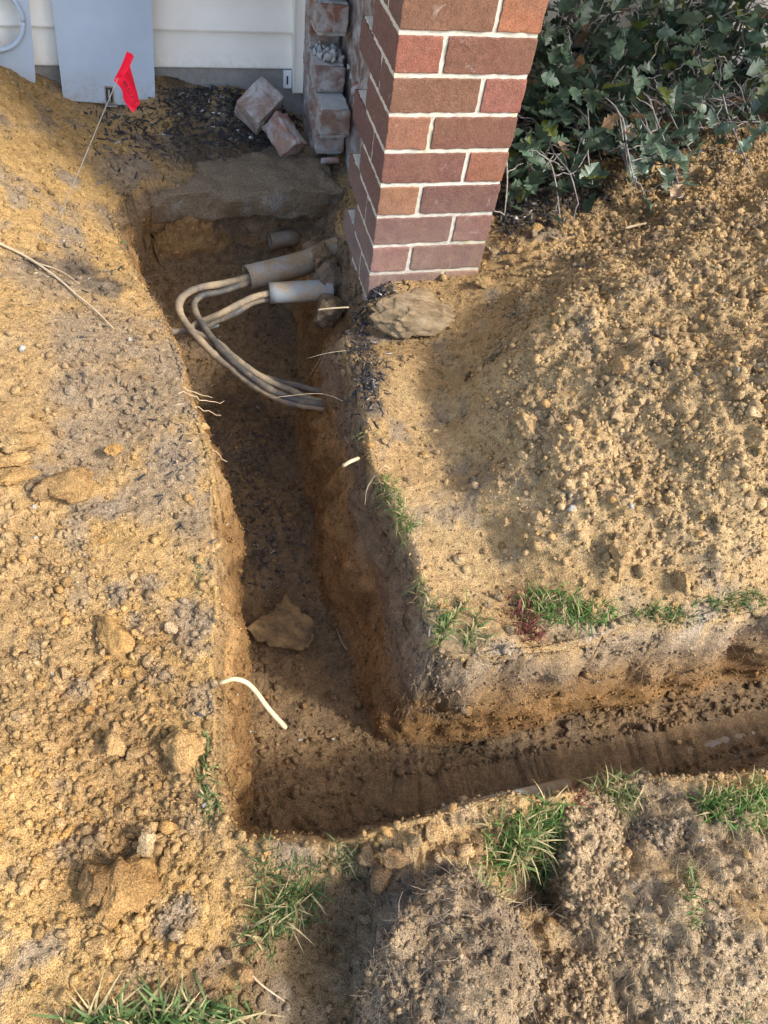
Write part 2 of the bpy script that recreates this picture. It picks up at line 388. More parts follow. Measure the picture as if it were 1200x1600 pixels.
FLO = [(-.60,.52),(-.55,.36),(-.49,.12),(-.432,-.2),(-.42,-.4),(-.42,-.67),(-.432,-.92),(-.452,-1.06),(-.472,-1.19),(-.45,-1.262),(-.3,-1.284),(-.1,-1.298),(.2,-1.308),(.6,-1.33),(3.1,-1.385),
   (3.1,-1.16),(.6,-1.135),(.2,-1.13),(0,-1.122),(-.10,-1.118),(-.15,-1.105),(-.188,-1.075),(-.21,-1.03),(-.222,-.94),(-.222,-.8),(-.228,-.61),(-.206,-.41),(-.232,-.22),(-.175,-.03),(-.165,.1),(-.15,.3),(-.12,.42),(-.10,.585),(-.4,.59)]
def polydist(x, y, poly):
    """distance to outline, nearest point, inside mask"""
    best = np.full(len(x), 1e9); qx = np.zeros_like(x); qy = np.zeros_like(x); ins = np.zeros(len(x), bool)
    n = len(poly)
    for i in range(n):
        (x0, y0), (x1, y1) = poly[i], poly[(i+1) % n]; dx, dy = x1-x0, y1-y0
        t = np.clip(((x-x0)*dx+(y-y0)*dy)/(dx*dx+dy*dy), 0, 1); px = x0+t*dx; py = y0+t*dy
        d = (x-px)**2+(y-py)**2; b = d < best; best = np.where(b, d, best); qx = np.where(b, px, qx); qy = np.where(b, py, qy)
        c = ((y0 > y) != (y1 > y))
        if dy != 0: ins ^= c & (x < (x0+(y-y0)/dy*dx))
    return np.sqrt(best), qx, qy, ins
def zfloor(x, y):
    a = np.interp(y, [-1.2, -.9, -.5, 0, .28, .45, .62], [-.37, -.40, -.43, -.46, -.47, -.40, -.30])
    b = np.interp(x, [-.3, .1, .6, 1.5], [0, .035, .085, .12])
    return a+b*sstep(-.85, -1.05, y)
def axis(segs):
    out = [segs[0][0]]
    for a, b, h in segs:
        n = max(1, int(round((b-a)/h))); out += list(a+(b-a)*np.arange(1, n+1)/n)
    return np.array(out)
def grow(a0, h0, end, sgn):
    out = []; a = a0; h = h0
    while (a < end if sgn > 0 else a > -end): h *= 1.35; a += sgn*h; out.append(a)
    return np.array(out)
xa = axis([(-1.3, -.70, .0046), (-.70, -.04, .0027), (-.04, 1.55, .0046)]); ya = axis([(-1.72, -1.42, .0046), (-1.42, -1.02, .0028), (-1.02, .48, .0046), (.48, .74, .0034), (.74, 1.06, .006)])
xa = np.concatenate([grow(-1.3, .0046, 60, -1)[::-1], xa, grow(1.55, .0046, 60, 1)])
ya = np.concatenate([grow(-1.72, .0046, 60, -1)[::-1], ya, grow(1.06, .006, 60, 1)])
NX, NY = len(xa), len(ya)
gx, gy = [g.ravel() for g in np.meshgrid(xa, ya, indexing='xy')]
def trench_sdf(x, y):
    d, qx, qy, ins = polydist(x, y, TOP); return np.where(ins, -d, d), qx, qy
near = (gx > -1.2) & (gx < 3.6) & (gy > -1.8) & (gy < 1.0)
X = gx.copy(); Y = gy.copy()
sd, qx, qy = trench_sdf(gx[near], gy[near])
hd = np.interp(sd, [-.19, -.15, .04, .15], [-.19, -.105, .003, .15]); hd = np.where(np.abs(sd) > .15, np.where(sd < -.19, sd, np.where(sd > .15, sd, hd)), hd)
k = np.where(np.abs(sd) > 1e-6, (hd-sd)/np.where(np.abs(sd) > 1e-6, sd, 1), 0); k = np.clip(k, -3, 3)
X[near] += (gx[near]-qx)*k; Y[near] += (gy[near]-qy)*k
ZT_CACHE = {}
def height(x, y):
    """returns z, zt (surface before digging), s (0 on top, 0..1 wall, 1 floor)"""
    P = np.stack([x, y, np.zeros_like(x)], 1)
    fine = (np.abs(x) < 3.2) & (np.abs(y) < 2.5)
    zt = ztop(x, y)
    zt = np.where((np.abs(x) > 2.6) | (y < -2.8), .02, zt)
    zt = zt+.012*fbm(P, .16, 3, 11)*fine
    wob = (.014*vnoise(P, .12, 5)+.005*vnoise(P, .05, 6)+.012*vnoise(P, .33, 9))
    wx_ = x+wob; wy_ = y+.014*vnoise(P, .13, 105)+.005*vnoise(P, .05, 106)
    sd, _, _ = trench_sdf(wx_, wy_)
    df, _, _, insf = polydist(wx_+.008*vnoise(P, .09, 107), wy_+.008*vnoise(P, .09, 108), FLO); df = np.where(insf, 0, df)
    dt = np.clip(-sd, 0, None)
    s = np.where(dt > 0, dt/(dt+df+1e-6), 0)
    prof = np.interp(s, [0, .06, .18, .8, .93, 1], [0, .03, .16, .86, .96, 1])
    zf = zfloor(x, y)+.014*fbm(P, .13, 4, 21)
    z = zt*(1-prof)+zf*prof
    return z, zt, s, sd
Z, ZT, S, SD = height(X, Y)
# surface normals on the grid
def grid_normals(V):
    G = V.reshape(NY, NX, 3); du = np.gradient(G, axis=1); dv = np.gradient(G, axis=0)
    n = np.cross(du, dv).reshape(-1, 3); return n/(np.linalg.norm(n, axis=1)[:, None]+1e-12)
V = np.stack([X, Y, Z], 1); N = grid_normals(V)
act = (X > -1.7) & (X < 2.2) & (Y > -2.0) & (Y < 1.15)
wall = np.where((S > .03) & (S < .97), 1.0, 0.0); floor = (S >= .97)*1.0; top = (S <= .03)*1.0
# how crumbly the top is
def blob(L, x, y, p=2):
    w = np.zeros_like(x)
    for u, v, r in L:
        c = at(u, v, 0.03); w = np.maximum(w, np.exp(-(((x-c[0])**2+(y-c[1])**2)/(r*r))**(p/2)))
    return w
Pa = V[act]
mound = sstep(.03, .09, ZT)*(X > .02)*(Y > -1.06)*(Y < .8)
leftc = 1.15*blob([(150,1050,.16),(220,1150,.16),(180,1280,.16),(80,1150,.13),(60,900,.1),(230,1400,.12)], X, Y)
front = sstep(-1.30, -1.40, Y)*sstep(-.45, -.3, X)
tt = 1-sstep(.0, .06, S); ff = sstep(.5, 1.0, S)
amp = tt*np.clip(.22+.9*mound+.5*leftc+.8*front, 0, 1.25)+.42*ff+.16*(1-tt)*(1-ff)
flat = blob([(690,640,.08),(680,780,.09),(740,870,.07),(640,600,.07)], X, Y)*top*(X < .12); amp *= (1-.6*flat)
amp = amp*sstep(.45, .92, N[:, 2])
lv = fbm(np.stack([X, Y, 0*X], 1)[act], .22, 3, 31); a_ = amp[act]*(1+.6*lv)
x_, y_ = Pa[:, 0], Pa[:, 1]
wx = x_+.012*vnoise(Pa, .03, 71); wy = y_+.012*vnoise(Pa, .03, 72)
msk = sstep(-.25, .35, fbm(Pa, .14, 2, 41))
disp = np.zeros(len(Pa))
def billow(sc, sd): return np.abs(vnoise(Pa+.3*sc*np.stack([vnoise(Pa, sc*.6, sd+5), vnoise(Pa, sc*.6, sd+6), 0*x_], 1), sc, sd))
disp += a_*(.034*billow(.085, 101)*(.3+.7*msk)*(.25+.75*mound[act])+.021*billow(.036, 111)*(.35+.65*msk)+.014*billow(.0175, 121)+.0075*billow(.009, 131)-.025)
disp += a_*(.18*lumps(wx, wy, .040, 1)*msk*sstep(.1, .5, fbm(Pa, .07, 2, 43)))
disp += front[act]*(.036*(np.abs(vnoise(Pa, .10, 141))-.3)+.022*(np.abs(vnoise(Pa, .045, 142))-.3))*sstep(.45, .92, N[act, 2])+a_*.008*fbm(Pa, .035, 3, 51)+mound[act]*.02*fbm(Pa, .11, 3, 56)
# wall relief: spade chops, hollows, strata and clods
sw = (sstep(.0, .3, S)*(1-sstep(.82, 1.0, S)))[act]
Pw = Pa*np.array([1, 1, 1.0])
streak = fbm(Pa*np.array([1.0, 1.0, .7]), .05, 3, 61)
disp += sw*(.032*fbm(Pw, .14, 3, 62)+.014*(np.abs(vnoise(Pw, .06, 63))-.35)+.006*vnoise(Pw, .03, 64))
rough_wall = sw*sstep(.16, .02, (ZT-Z)[act])*sstep(.01, .04, (ZT-Z)[act])
fr = np.abs(((x_*.75+y_+.03*vnoise(Pa, .2, 151))/.125) % 1-.5)*2; disp += sw*.016*(fr-.5)*(.4+.6*sstep(-.3, .3, vnoise(Pa, .3, 152)))
disp += rough_wall*(.014*np.abs(vnoise(Pw, .036, 67)))
disp += .0022*vnoise(Pa, .007, 69)*sstep(.5, .95, N[act, 2])
V[act] += N[act]*disp[:, None]
N = grid_normals(V)
# ---- soil colours, with some shade painted into the gully
c_tan = np.array((.445, .305, .148)); c_gold = np.array((.475, .315, .132)); c_pale = np.array((.50, .375, .205)); c_grey = np.array((.29, .235, .17))
c_dark = np.array((.085, .072, .06)); c_sub = np.array((.30, .18, .08)); c_ora = np.array((.34, .205, .088)); c_topsoil = np.array((.25, .178, .112)); c_mound = np.array((.50, .36, .19))
def mixc(c, d, w): return c*(1-w[:, None])+d*w[:, None]
P0 = np.stack([X, Y, 0*X], 1)
nz = np.zeros(len(X)); nz2 = np.zeros(len(X)); nz3 = np.zeros(len(X))
nz[act] = fbm(P0[act], .2, 4, 81); nz2[act] = fbm(V[act], .06, 4, 85); nz3[act] = fbm(V[act], .11, 4, 88)
C = np.tile(c_tan, (len(X), 1))
C = mixc(C, c_gold, sstep(-.35, .3, nz)*(X < -.3))
C = mixc(C, c_mound, np.clip(mound, 0, 1)); C = mixc(C, c_pale, sstep(.05, .5, nz2)*.5)
C = mixc(C, c_pale, flat*.55)
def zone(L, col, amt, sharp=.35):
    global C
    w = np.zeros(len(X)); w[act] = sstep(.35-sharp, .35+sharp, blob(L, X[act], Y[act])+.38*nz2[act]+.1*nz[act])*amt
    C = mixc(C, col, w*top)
zone([(90,430,.10),(150,520,.12),(230,600,.11),(270,700,.07),(180,650,.1),(260,540,.07),(120,600,.06),(300,800,.045),(310,950,.035),(315,1080,.035),(230,760,.07),(130,720,.05)], c_grey, .72)
zone([(120,405,.045),(160,430,.045),(60,410,.03)], c_dark, .8)
zone([(200,230,.10),(300,240,.12),(420,200,.12),(260,180,.08),(350,270,.12),(180,290,.07),(430,260,.1)], np.array((.245,.19,.13)), .85)
zone([(330,170,.11),(380,150,.1),(420,140,.09),(290,130,.08),(440,190,.06),(400,215,.05)], c_dark, .85)
zone([(560,500,.05),(565,560,.06),(575,620,.035),(555,470,.05),(600,450,.04)], c_dark, .85)
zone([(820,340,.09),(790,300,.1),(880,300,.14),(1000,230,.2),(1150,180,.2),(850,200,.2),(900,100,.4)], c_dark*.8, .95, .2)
zone([(690,1540,.10),(650,1450,.08),(740,1450,.07),(700,1400,.05),(780,1580,.07),(640,1520,.07)], np.array((.25,.205,.155)), .95)
zone([(1000,1260,.06),(1050,1290,.07),(1120,1300,.07),(1180,1330,.08),(1080,1480,.09),(960,1500,.08),(1160,1560,.1)], np.array((.33,.26,.175)), .7)
zone([(520,1440,.06),(500,1540,.08),(545,1500,.05),(560,1400,.04),(450,1500,.05),(420,1570,.07),(300,1590,.06),(860,1370,.05)], np.array((.15,.11,.07)), .75)  # dark soil tone, deepened to paint in the gully's shade
zone([(150,1120,.09),(190,1200,.09),(160,1330,.07),(190,1360,.05),(250,1060,.06),(260,980,.04)], np.array((.34,.215,.095)), .55)
zone([(740,990,.05),(880,960,.05),(1000,955,.05),(700,1000,.04)], np.array((.30,.25,.17)), .6)
zone([(690,1030,.03),(800,1012,.03),(950,992,.03),(1100,970,.03)], np.array((.40,.34,.27)), .8)
# digging reveals grey topsoil over ochre subsoil
dep = np.clip(ZT-V[:, 2], 0, None)
inside = sstep(.01, .03, dep)*np.clip(wall+floor, 0, 1)
band = .095+.03*nz3+(.03+.05*sstep(-.3, -1.0, Y))*(X > -.3)*(X < -.05)-.05*(X < -.35)
tw = sstep(0, .05, dep-band)
cw = mixc(np.tile(c_topsoil, (len(X), 1)), c_ora, tw)
strat = np.zeros(len(X)); strat[act] = fbm(V[act]*np.array([1, 1, 3.5]), .10, 4, 161); cw *= (1+.55*strat)[:, None]
cw = mixc(cw, c_sub, sstep(-.25, .35, nz3+.9*sstep(.12, .42, dep)-.35)*tw)
pale = (Y < -.98)*(X > -.2)*sstep(.25, .0, dep); cw = mixc(cw, np.array((.42, .33, .22)), pale*.75)
lft = (X < -.36)*sstep(.2, .02, dep)*(Y < .1); cw = mixc(cw, np.array((.42, .28, .125)), lft*.6)
cf = mixc(np.tile(np.array((.265, .18, .098)), (len(X), 1)), np.array((.205, .148, .092)), sstep(-.1, .45, nz3))
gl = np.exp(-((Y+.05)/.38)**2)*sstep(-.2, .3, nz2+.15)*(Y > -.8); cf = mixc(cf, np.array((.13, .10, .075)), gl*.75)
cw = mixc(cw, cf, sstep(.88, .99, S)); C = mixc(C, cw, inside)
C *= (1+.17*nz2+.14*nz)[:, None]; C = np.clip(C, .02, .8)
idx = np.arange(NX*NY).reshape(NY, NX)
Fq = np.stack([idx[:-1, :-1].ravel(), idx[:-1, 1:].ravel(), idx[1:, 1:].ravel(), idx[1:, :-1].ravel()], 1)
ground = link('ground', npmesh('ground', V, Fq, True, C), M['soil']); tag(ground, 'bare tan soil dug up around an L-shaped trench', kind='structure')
# nearest-vertex lookup of the finished surface
def zsurf(x, y):
    x = np.atleast_1d(np.asarray(x, float)); y = np.atleast_1d(np.asarray(y, float)); return height(x, y)[0]
BIN = {}
_sel = np.where(act)[0]; _bx = np.floor(V[_sel, 0]/.02).astype(int); _by = np.floor(V[_sel, 1]/.02).astype(int)
_key = _bx*100000+_by; _ord = np.argsort(_key, kind='stable'); _keys = _key[_ord]; _sel = _sel[_ord]
def surf(x, y, zref=None):
    """nearest vertex of the ground to (x,y[,z])"""
    bx = int(math.floor(x/.02)); by = int(math.floor(y/.02)); c = []
    for i in (-1, 0, 1):
        for j in (-1, 0, 1):
            kk = (bx+i)*100000+by+j; a = np.searchsorted(_keys, kk); b = np.searchsorted(_keys, kk, 'right'); c.append(_sel[a:b])
    c = np.concatenate(c)
    if len(c) == 0: return np.array((x, y, float(zsurf(x, y)[0]))), np.array((0, 0, 1.0)), c_tan
    d = (V[c, 0]-x)**2+(V[c, 1]-y)**2
    if zref is not None: d = d+(V[c, 2]-zref)**2
    i = c[np.argmin(d)]; return V[i].copy(), N[i].copy(), C[i].copy()
def hit(u, v, it=14):
    """where the ray through a photo pixel meets the ground"""
    d = CR.T @ np.array([(u-600)/FOC, (v-800)/FOC, 1.0]); d /= np.linalg.norm(d)
    ts = np.arange(.6, 4.2, .006); P = CAM+ts[:, None]*d; z = zsurf(P[:, 0], P[:, 1]); b = np.where(P[:, 2] < z)[0]
    if len(b) == 0: return P[-1]
    i = b[0]; a = P[max(i-1, 0)]; return a

# ---------------------------------------------------------------- house
CO = .08116
house = empty('house', (-.5, 1.05, 0)); tag(house, 'house wall of cream lap siding over a grey concrete foundation', 'house')
hp = Vector(house.location)
def hpart(name, me, mat): 
    o = link(name, me, mat, house); o.location = -hp; return o
def siding_board(x0, x1, z0):
    h = .1052; yb = 1.0
    prof = [(yb, z0), (yb-.0008, z0+.004), (yb+.0165, z0+h-.002), (yb+.0185, z0+h+.006), (yb+.024, z0+h+.006), (yb+.024, z0+.002), (yb+.014, z0)]
    V_ = []; F_ = []
    n = len(prof)
    for x in (x0, x1):
        for y, z in prof: V_.append((x, y, z))
    for i in range(n): F_.append((i, (i+1) % n, n+(i+1) % n, n+i))
    F_.append(tuple(range(n))[::-1]); F_.append(tuple(range(n, 2*n)))
    return pymesh('siding_board', V_, F_)
for i in range(9):
    hpart('siding_board', siding_board(-2.6, -.033, .057+i*.1052), M['siding'])
    hpart('siding_board', siding_board(.21, 3.2, .057+i*.1052), M['siding'])
hpart('upper_wall', boxes('upper_wall', [(-2.6, 3.2, 1.004, 1.2, .057+9*.1052, 2.5)]), M['siding'])
hpart('corner_trim', boxes('corner_trim', [(-.034, .0, .978, 1.03, -.008, 2.4), (-.034, -.030, .974, .978, -.008, 2.4), (-.004, .0, .974, .978, -.008, 2.4)]), M['trim'])
br = hpart('trim_bracket', boxes('trim_bracket', [(-.062, -.036, .992, 1.006, .0, .052)]), M['whiteplastic'])
hpart('bracket_slot', boxes('bracket_slot', [(-.052, -.047, .9905, .9925, .012, .038)]), M['dark'])
def rough_box(name, b, step, amp, seed, scale=.05, round_=0.0, edge=0.0):
    """closed box with a displaced skin"""
    x0, x1, y0, y1, z0, z1 = b; n = [max(2, int(round((q-p)/step))) for p, q in ((x0, x1), (y0, y1), (z0, z1))]
    VV = {}; Vl = []; Fl = []; ax = []
    for (p, q), m_ in zip(((x0, x1), (y0, y1), (z0, z1)), n):
        a_ = list(np.linspace(p, q, m_+1))
        if edge: a_ = [p, p+edge*.5, p+edge*1.3]+a_[1:-1]+[q-edge*1.3, q-edge*.5, q]
        ax.append(a_)
    n = [len(a_)-1 for a_ in ax]
    def vid(i, j, k):
        if (i, j, k) not in VV:
            VV[(i, j, k)] = len(Vl); Vl.append((ax[0][i], ax[1][j], ax[2][k]))
        return VV[(i, j, k)]
    for i in range(n[0]):
        for j in range(n[1]):
            Fl.append((vid(i, j, 0), vid(i, j+1, 0), vid(i+1, j+1, 0), vid(i+1, j, 0))); Fl.append((vid(i, j, n[2]), vid(i+1, j, n[2]), vid(i+1, j+1, n[2]), vid(i, j+1, n[2])))
    for i in range(n[0]):
        for k in range(n[2]):
            Fl.append((vid(i, 0, k), vid(i+1, 0, k), vid(i+1, 0, k+1), vid(i, 0, k+1))); Fl.append((vid(i, n[1], k), vid(i, n[1], k+1), vid(i+1, n[1], k+1), vid(i+1, n[1], k)))
    for j in range(n[1]):
        for k in range(n[2]):
            Fl.append((vid(0, j, k), vid(0, j, k+1), vid(0, j+1, k+1), vid(0, j+1, k))); Fl.append((vid(n[0], j, k), vid(n[0], j+1, k), vid(n[0], j+1, k+1), vid(n[0], j, k+1)))
    Q = np.array(Vl); c = np.array(((x0+x1)/2, (y0+y1)/2, (z0+z1)/2)); hs = np.array(((x1-x0)/2, (y1-y0)/2, (z1-z0)/2))
    if round_:
        q = Q-c; inner = np.clip(q, -(hs-round_), hs-round_); d = q-inner; L = np.linalg.norm(d, axis=1)[:, None]
        Q = np.where(L > 1e-9, c+inner+d/np.where(L > 1e-9, L, 1)*np.minimum(L, round_), Q)
    w = np.stack([fbm(Q+seed*3.7+17*a, scale, 4, seed*5+a) for a in range(3)], 1)
    Q = Q+amp*w
    return npmesh(name, Q, np.array(Fl), True)
hpart('foundation_wall', rough_box('foundation_wall', (-2.6, 3.2, 1.012, 1.1, -.5, .075), .04, .004, 3), M['concrete'])
fo = hpart('footing', rough_box('footing', (-.56, .055, .565, 1.0, -.20, -.112), .007, .022, 8, .06, .01), M['footing']); fo['label'] = 'broken grey concrete footing edge over the hole'
hpart('added_shade_roof', boxes('added_shade_roof', [(-.12, 5.2, -1.05, 1.0, 2.5, 2.62)]), M['shade_roof'])  # unseen roof slab, added to throw shade on siding and holly

# ---------------------------------------------------------------- brick pillar
def brick_mesh(name, l, w, h, seed, chip=.0019):
    return rough_box(name, (0, l, 0, w, 0, h), .0098, chip, seed, .010, .0022, .0028)
BL, BW, BH, JT = .1975, .0967, .0712, .00996
STR = [brick_mesh('brick_stretcher', BL, BW, BH, 20+i) for i in range(3)]
HEAD = [brick_mesh('brick_header', BW, BL, BH, 30+i) for i in range(3)]       # laid along Y
HALF = [brick_mesh('brick_half', BW, BW, BH, 40+i) for i in range(2)]
BROWN = [(.20, .098, .075), (.18, .088, .072), (.21, .10, .07), (.19, .10, .082), (.22, .115, .073)]
REDS = [(.32, .13, .085), (.34, .155, .09), (.30, .12, .082), (.33, .17, .092), (.29, .125, .092)]
pillar = empty('brick_pillar', (.15, .15, -.3)); tag(pillar, 'red-brown brick pillar with cream mortar and a toothed left side', 'pillar')
pp = Vector(pillar.location)
def put_brick(me, x, y, z, col, parent, off, mat):
    if len(me.materials) == 0: me.materials.append(mat)
    o = link('brick', me, None, parent); o.location = Vector((x, y, z))-off
    o.rotation_euler = (random.uniform(-.006, .006), random.uniform(-.004, .004), random.uniform(-.008, .008)); o.color = (*col, 1)
    return o
mort = []
KMIN, KMAX = -4, 12
for kcs in range(KMIN, KMAX):
    z = kcs*CO+JT/2; rb = lambda: random.choice(BROWN); rr = lambda: random.choice(REDS)
    # course between joint H (0) and G (1): header at left -> even k = header-left
    if kcs % 2 == 0:
        hc = {0: (.28, .12, .095), 2: (.33, .17, .095), 4: (.32, .15, .095), 6: (.32, .125, .085)}.get(kcs, rr())
        put_brick(random.choice(HEAD), 0, 0, z, hc, pillar, pp, M['brick'])
        put_brick(random.choice(STR), BW+JT, 0, z, rb(), pillar, pp, M['brick'])
        put_brick(random.choice(STR), BW+JT, BW+JT, z, rb(), pillar, pp, M['brick'])
        dep_ = BL
    else:
        put_brick(random.choice(STR), 0, 0, z, rb(), pillar, pp, M['brick'])
        put_brick(random.choice(HEAD), BL+JT, 0, z, {1: (.26, .125, .10), 3: (.30, .13, .08), 5: (.31, .125, .095), 7: (.37, .16, .09)}.get(kcs, rr()), pillar, pp, M['brick'])
        put_brick(random.choice(HEAD), 0, BW+JT, z, rb(), pillar, pp, M['brick'])
        put_brick(random.choice(HEAD), BW+JT, BW+JT, z, rb(), pillar, pp, M['brick'])
        dep_ = BL+BW+JT
    if kcs % 2: mort.append((.0014, .02, BW+.0005, BW+JT-.0005, z, z+BH))
    for zz0, zz1, d in ((z-JT, z+.0005, BL-.012), (z+.0005, z+BH-.0005, dep_-.03)):
        mort.append((.0012 if zz1-zz0 < .03 else .0042, BL+BW+JT-.003, .0030, d, zz0, zz1))
    if kcs % 2 == 1:   # bed mortar left standing on the long courses
        mort.append((.006, .19, BL-.012, BL+BW-.002, z+BH-.002, z+BH+.003)); mort.append((.006, .19, BL-.012, BL+BW*.8, z-.006, z+.0005))
def mortar_mesh(name, L, step=.0045, amp=.0019):
    Vs = []; Fs = []; b = 0
    for j, (x0, x1, y0, y1, z0, z1) in enumerate(L):
        nx = max(1, int((x1-x0)/step)); ny = max(1, int((y1-y0)/step)); nzz = max(1, int((z1-z0)/.006))
        for (o, du, dv, nu, nv) in (((x0, y0, z0), (x1-x0, 0, 0), (0, 0, z1-z0), nx, nzz), ((x0, y1, z0), (0, y0-y1, 0), (0, 0, z1-z0), ny, nzz), ((x1, y0, z0), (0, y1-y0, 0), (0, 0, z1-z0), ny, nzz),
                                    ((x1, y1, z0), (x0-x1, 0, 0), (0, 0, z1-z0), nx, nzz), ((x0, y0, z1), (x1-x0, 0, 0), (0, y1-y0, 0), nx//3+1, ny//3+1)):
            U, Vv = np.meshgrid(np.linspace(0, 1, nu+1), np.linspace(0, 1, nv+1), indexing='xy')
            Q = np.array(o)+U.ravel()[:, None]*np.array(du)+Vv.ravel()[:, None]*np.array(dv)
            ii = np.arange((nu+1)*(nv+1)).reshape(nv+1, nu+1)
            Fs.append(b+np.stack([ii[:-1, :-1].ravel(), ii[:-1, 1:].ravel(), ii[1:, 1:].ravel(), ii[1:, :-1].ravel()], 1)); Vs.append(Q); b += len(Q)
    Q = np.vstack(Vs); w = np.stack([fbm(Q+5*a, .012, 3, 90+a) for a in range(3)], 1); Q = Q+w*np.array((amp, amp, amp*.35))
    return npmesh(name, Q, np.vstack(Fs), True)
mo = link('mortar', mortar_mesh('mortar', mort), M['mortar'], pillar); mo.location = -pp
up = link('upper_shaft', boxes('upper_shaft', [(.001, .303, .001, .303, KMAX*CO, 2.498)]), M['brick'], pillar); up.location = -pp; up.color = (.22, .1, .065, 1)

# ---------------------------------------------------------------- broken brick stub at the house
stub = empty('brick_wall_stub', (.05, .85, -.16)); tag(stub, 'broken toothed brick stub with crumbling mortar against the house', 'brick wall')
sp_ = Vector(stub.location); smort = []
OLD = [(.30, .15, .105), (.26, .13, .10), (.33, .16, .10), (.28, .15, .12)]
ENDS = {-2: .80, -1: .735, 0: .68, 1: .785, 2: .895, 3: .795, 4: .88, 5: .80, 6: .89, 7: .8, 8: .89}
SB = [rough_box('old_brick', (0, .092, 0, .194, 0, BH), .0098, .005, 60+i, .018, .003, .003) for i in range(3)]
SBH = [rough_box('old_brick_half', (0, .092, 0, .10, 0, BH), .0098, .005, 66+i, .018, .003, .003) for i in range(2)]
for kcs, ye in ENDS.items():
    z = kcs*CO+JT/2
    if ye < .83:
        o = put_brick(random.choice(SB), 0, ye, z, random.choice(OLD), stub, sp_, M['oldbrick'])
        if 1.0-ye-.205 > .05: put_brick(random.choice(SBH), 0, ye+.205, z, random.choice(OLD), stub, sp_, M['oldbrick'])
    else:
        put_brick(random.choice(SBH), 0, ye, z, random.choice(OLD), stub, sp_, M['oldbrick'])
    smort.append((.004, .088, ye+.012, 1.0, z-JT-.003, z+BH+.004))
o = link('mortar', mortar_mesh('stub_mortar', smort, .006, .007), M['oldmortar'], stub); o.location = -sp_
o = link('backing_wall', rough_box('backing_wall', (.105, .20, .33, 1.0, -.35, 1.3), .02, .012, 12, .05, .01), M['oldbrick'], stub); o.location = -sp_; o.color = (.25, .17, .13, 1)
# mortar rubble lying in the broken course
def chunk_mesh(name, seed, sub=2, jag=.28, flat=(1, 1, 1), cuts=5):
    import bmesh
    bm = bmesh.new(); bmesh.ops.create_icosphere(bm, subdivisions=sub, radius=1.0); Q = np.array([v.co[:] for v in bm.verts]); r = np.random.default_rng(seed)
    for _ in range(cuts+4):
        n = r.normal(size=3); n /= np.linalg.norm(n); d = r.uniform(.42, .8); e = Q@n-d; Q = Q-np.clip(e, 0, None)[:, None]*n
    Q = Q*(1+jag*(.6*fbm(Q+seed*2.3, .8, 2, seed)+.75*(np.abs(vnoise(Q+seed, .38, seed+3))-.4)+.4*(np.abs(vnoise(Q, .19, seed+4))-.4)+(.3*(np.abs(vnoise(Q, .1, seed+5))-.4) if sub > 2 else 0)))[:, None]*1.15*np.array(flat)
    for v, q in zip(bm.verts, Q): v.co = q
    me = bpy.data.meshes.new(name); bm.to_mesh(me); bm.free()
    me.polygons.foreach_set('use_smooth', np.ones(len(me.polygons), bool)); me.update(); return me
RUB = [chunk_mesh('mortar_lump', 100+i, 2, .35) for i in range(4)]
for me in RUB: me.materials.append(M['oldmortar'])
for i in range(46):
    t = random.random(); x = random.uniform(.008, .085); y = random.uniform(.80, .90); r = random.uniform(.006, .015)
    z = 2*CO+.002+random.uniform(0, .022)*(1-abs(x-.045)/.06)+r*.3
    if i > 32: x = random.uniform(.09, .125); y = random.uniform(.70, .82); z = random.uniform(.10, .2)
    if i > 40: x = random.uniform(.02, .08); y = random.uniform(.80, .85); z = 4*CO+.01
    o = link('mortar_lump', random.choice(RUB), None, stub, Vector((x, y, z))-sp_, [random.uniform(0, 6) for _ in range(3)], (r, r*.9, r*.8))
o = link('red_fragment', chunk_mesh('red_fragment', 120, 2, .2), M['oldbrick'], stub, Vector((.105, .70, .135))-sp_, (.4, .3, 1), (.022, .016, .02)); o.color = (.42, .12, .09, 1)
o = link('flat_tile', rough_box('flat_tile', (0, .06, 0, .012, 0, .018), .006, .003, 77, .01, .003), M['oldbrick'], stub, Vector((.012, .70, -.098))-sp_); o.color = (.42, .10, .06, 1)

# ---------------------------------------------------------------- loose bricks
def loose(px, z, dims, rot, col, label, seed, dirt):
    me = rough_box('loose_brick', (-dims[0]/2, dims[0]/2, -dims[1]/2, dims[1]/2, -dims[2]/2, dims[2]/2), .009, dirt, seed, .02, .003, .003)
    c = at(px[0], px[1], z); o = link('loose_brick', me, M['oldbrick'], None, c, rot); o.color = (*col, 1); return tag(o, label, 'brick')
loose((405, 165), .0, (.125, .092, .075), (math.radians(28), math.radians(-22), math.radians(38)), (.30, .17, .125), 'broken brown brick tipped on edge on the black mulch by the foundation', 150, .003)
loose((444, 212), -.055, (.115, .06, .075), (math.radians(-25), math.radians(28), math.radians(-62)), (.40, .155, .10), 'small red brick fragment crusted with grey mortar beside the tipped brick', 151, .009)

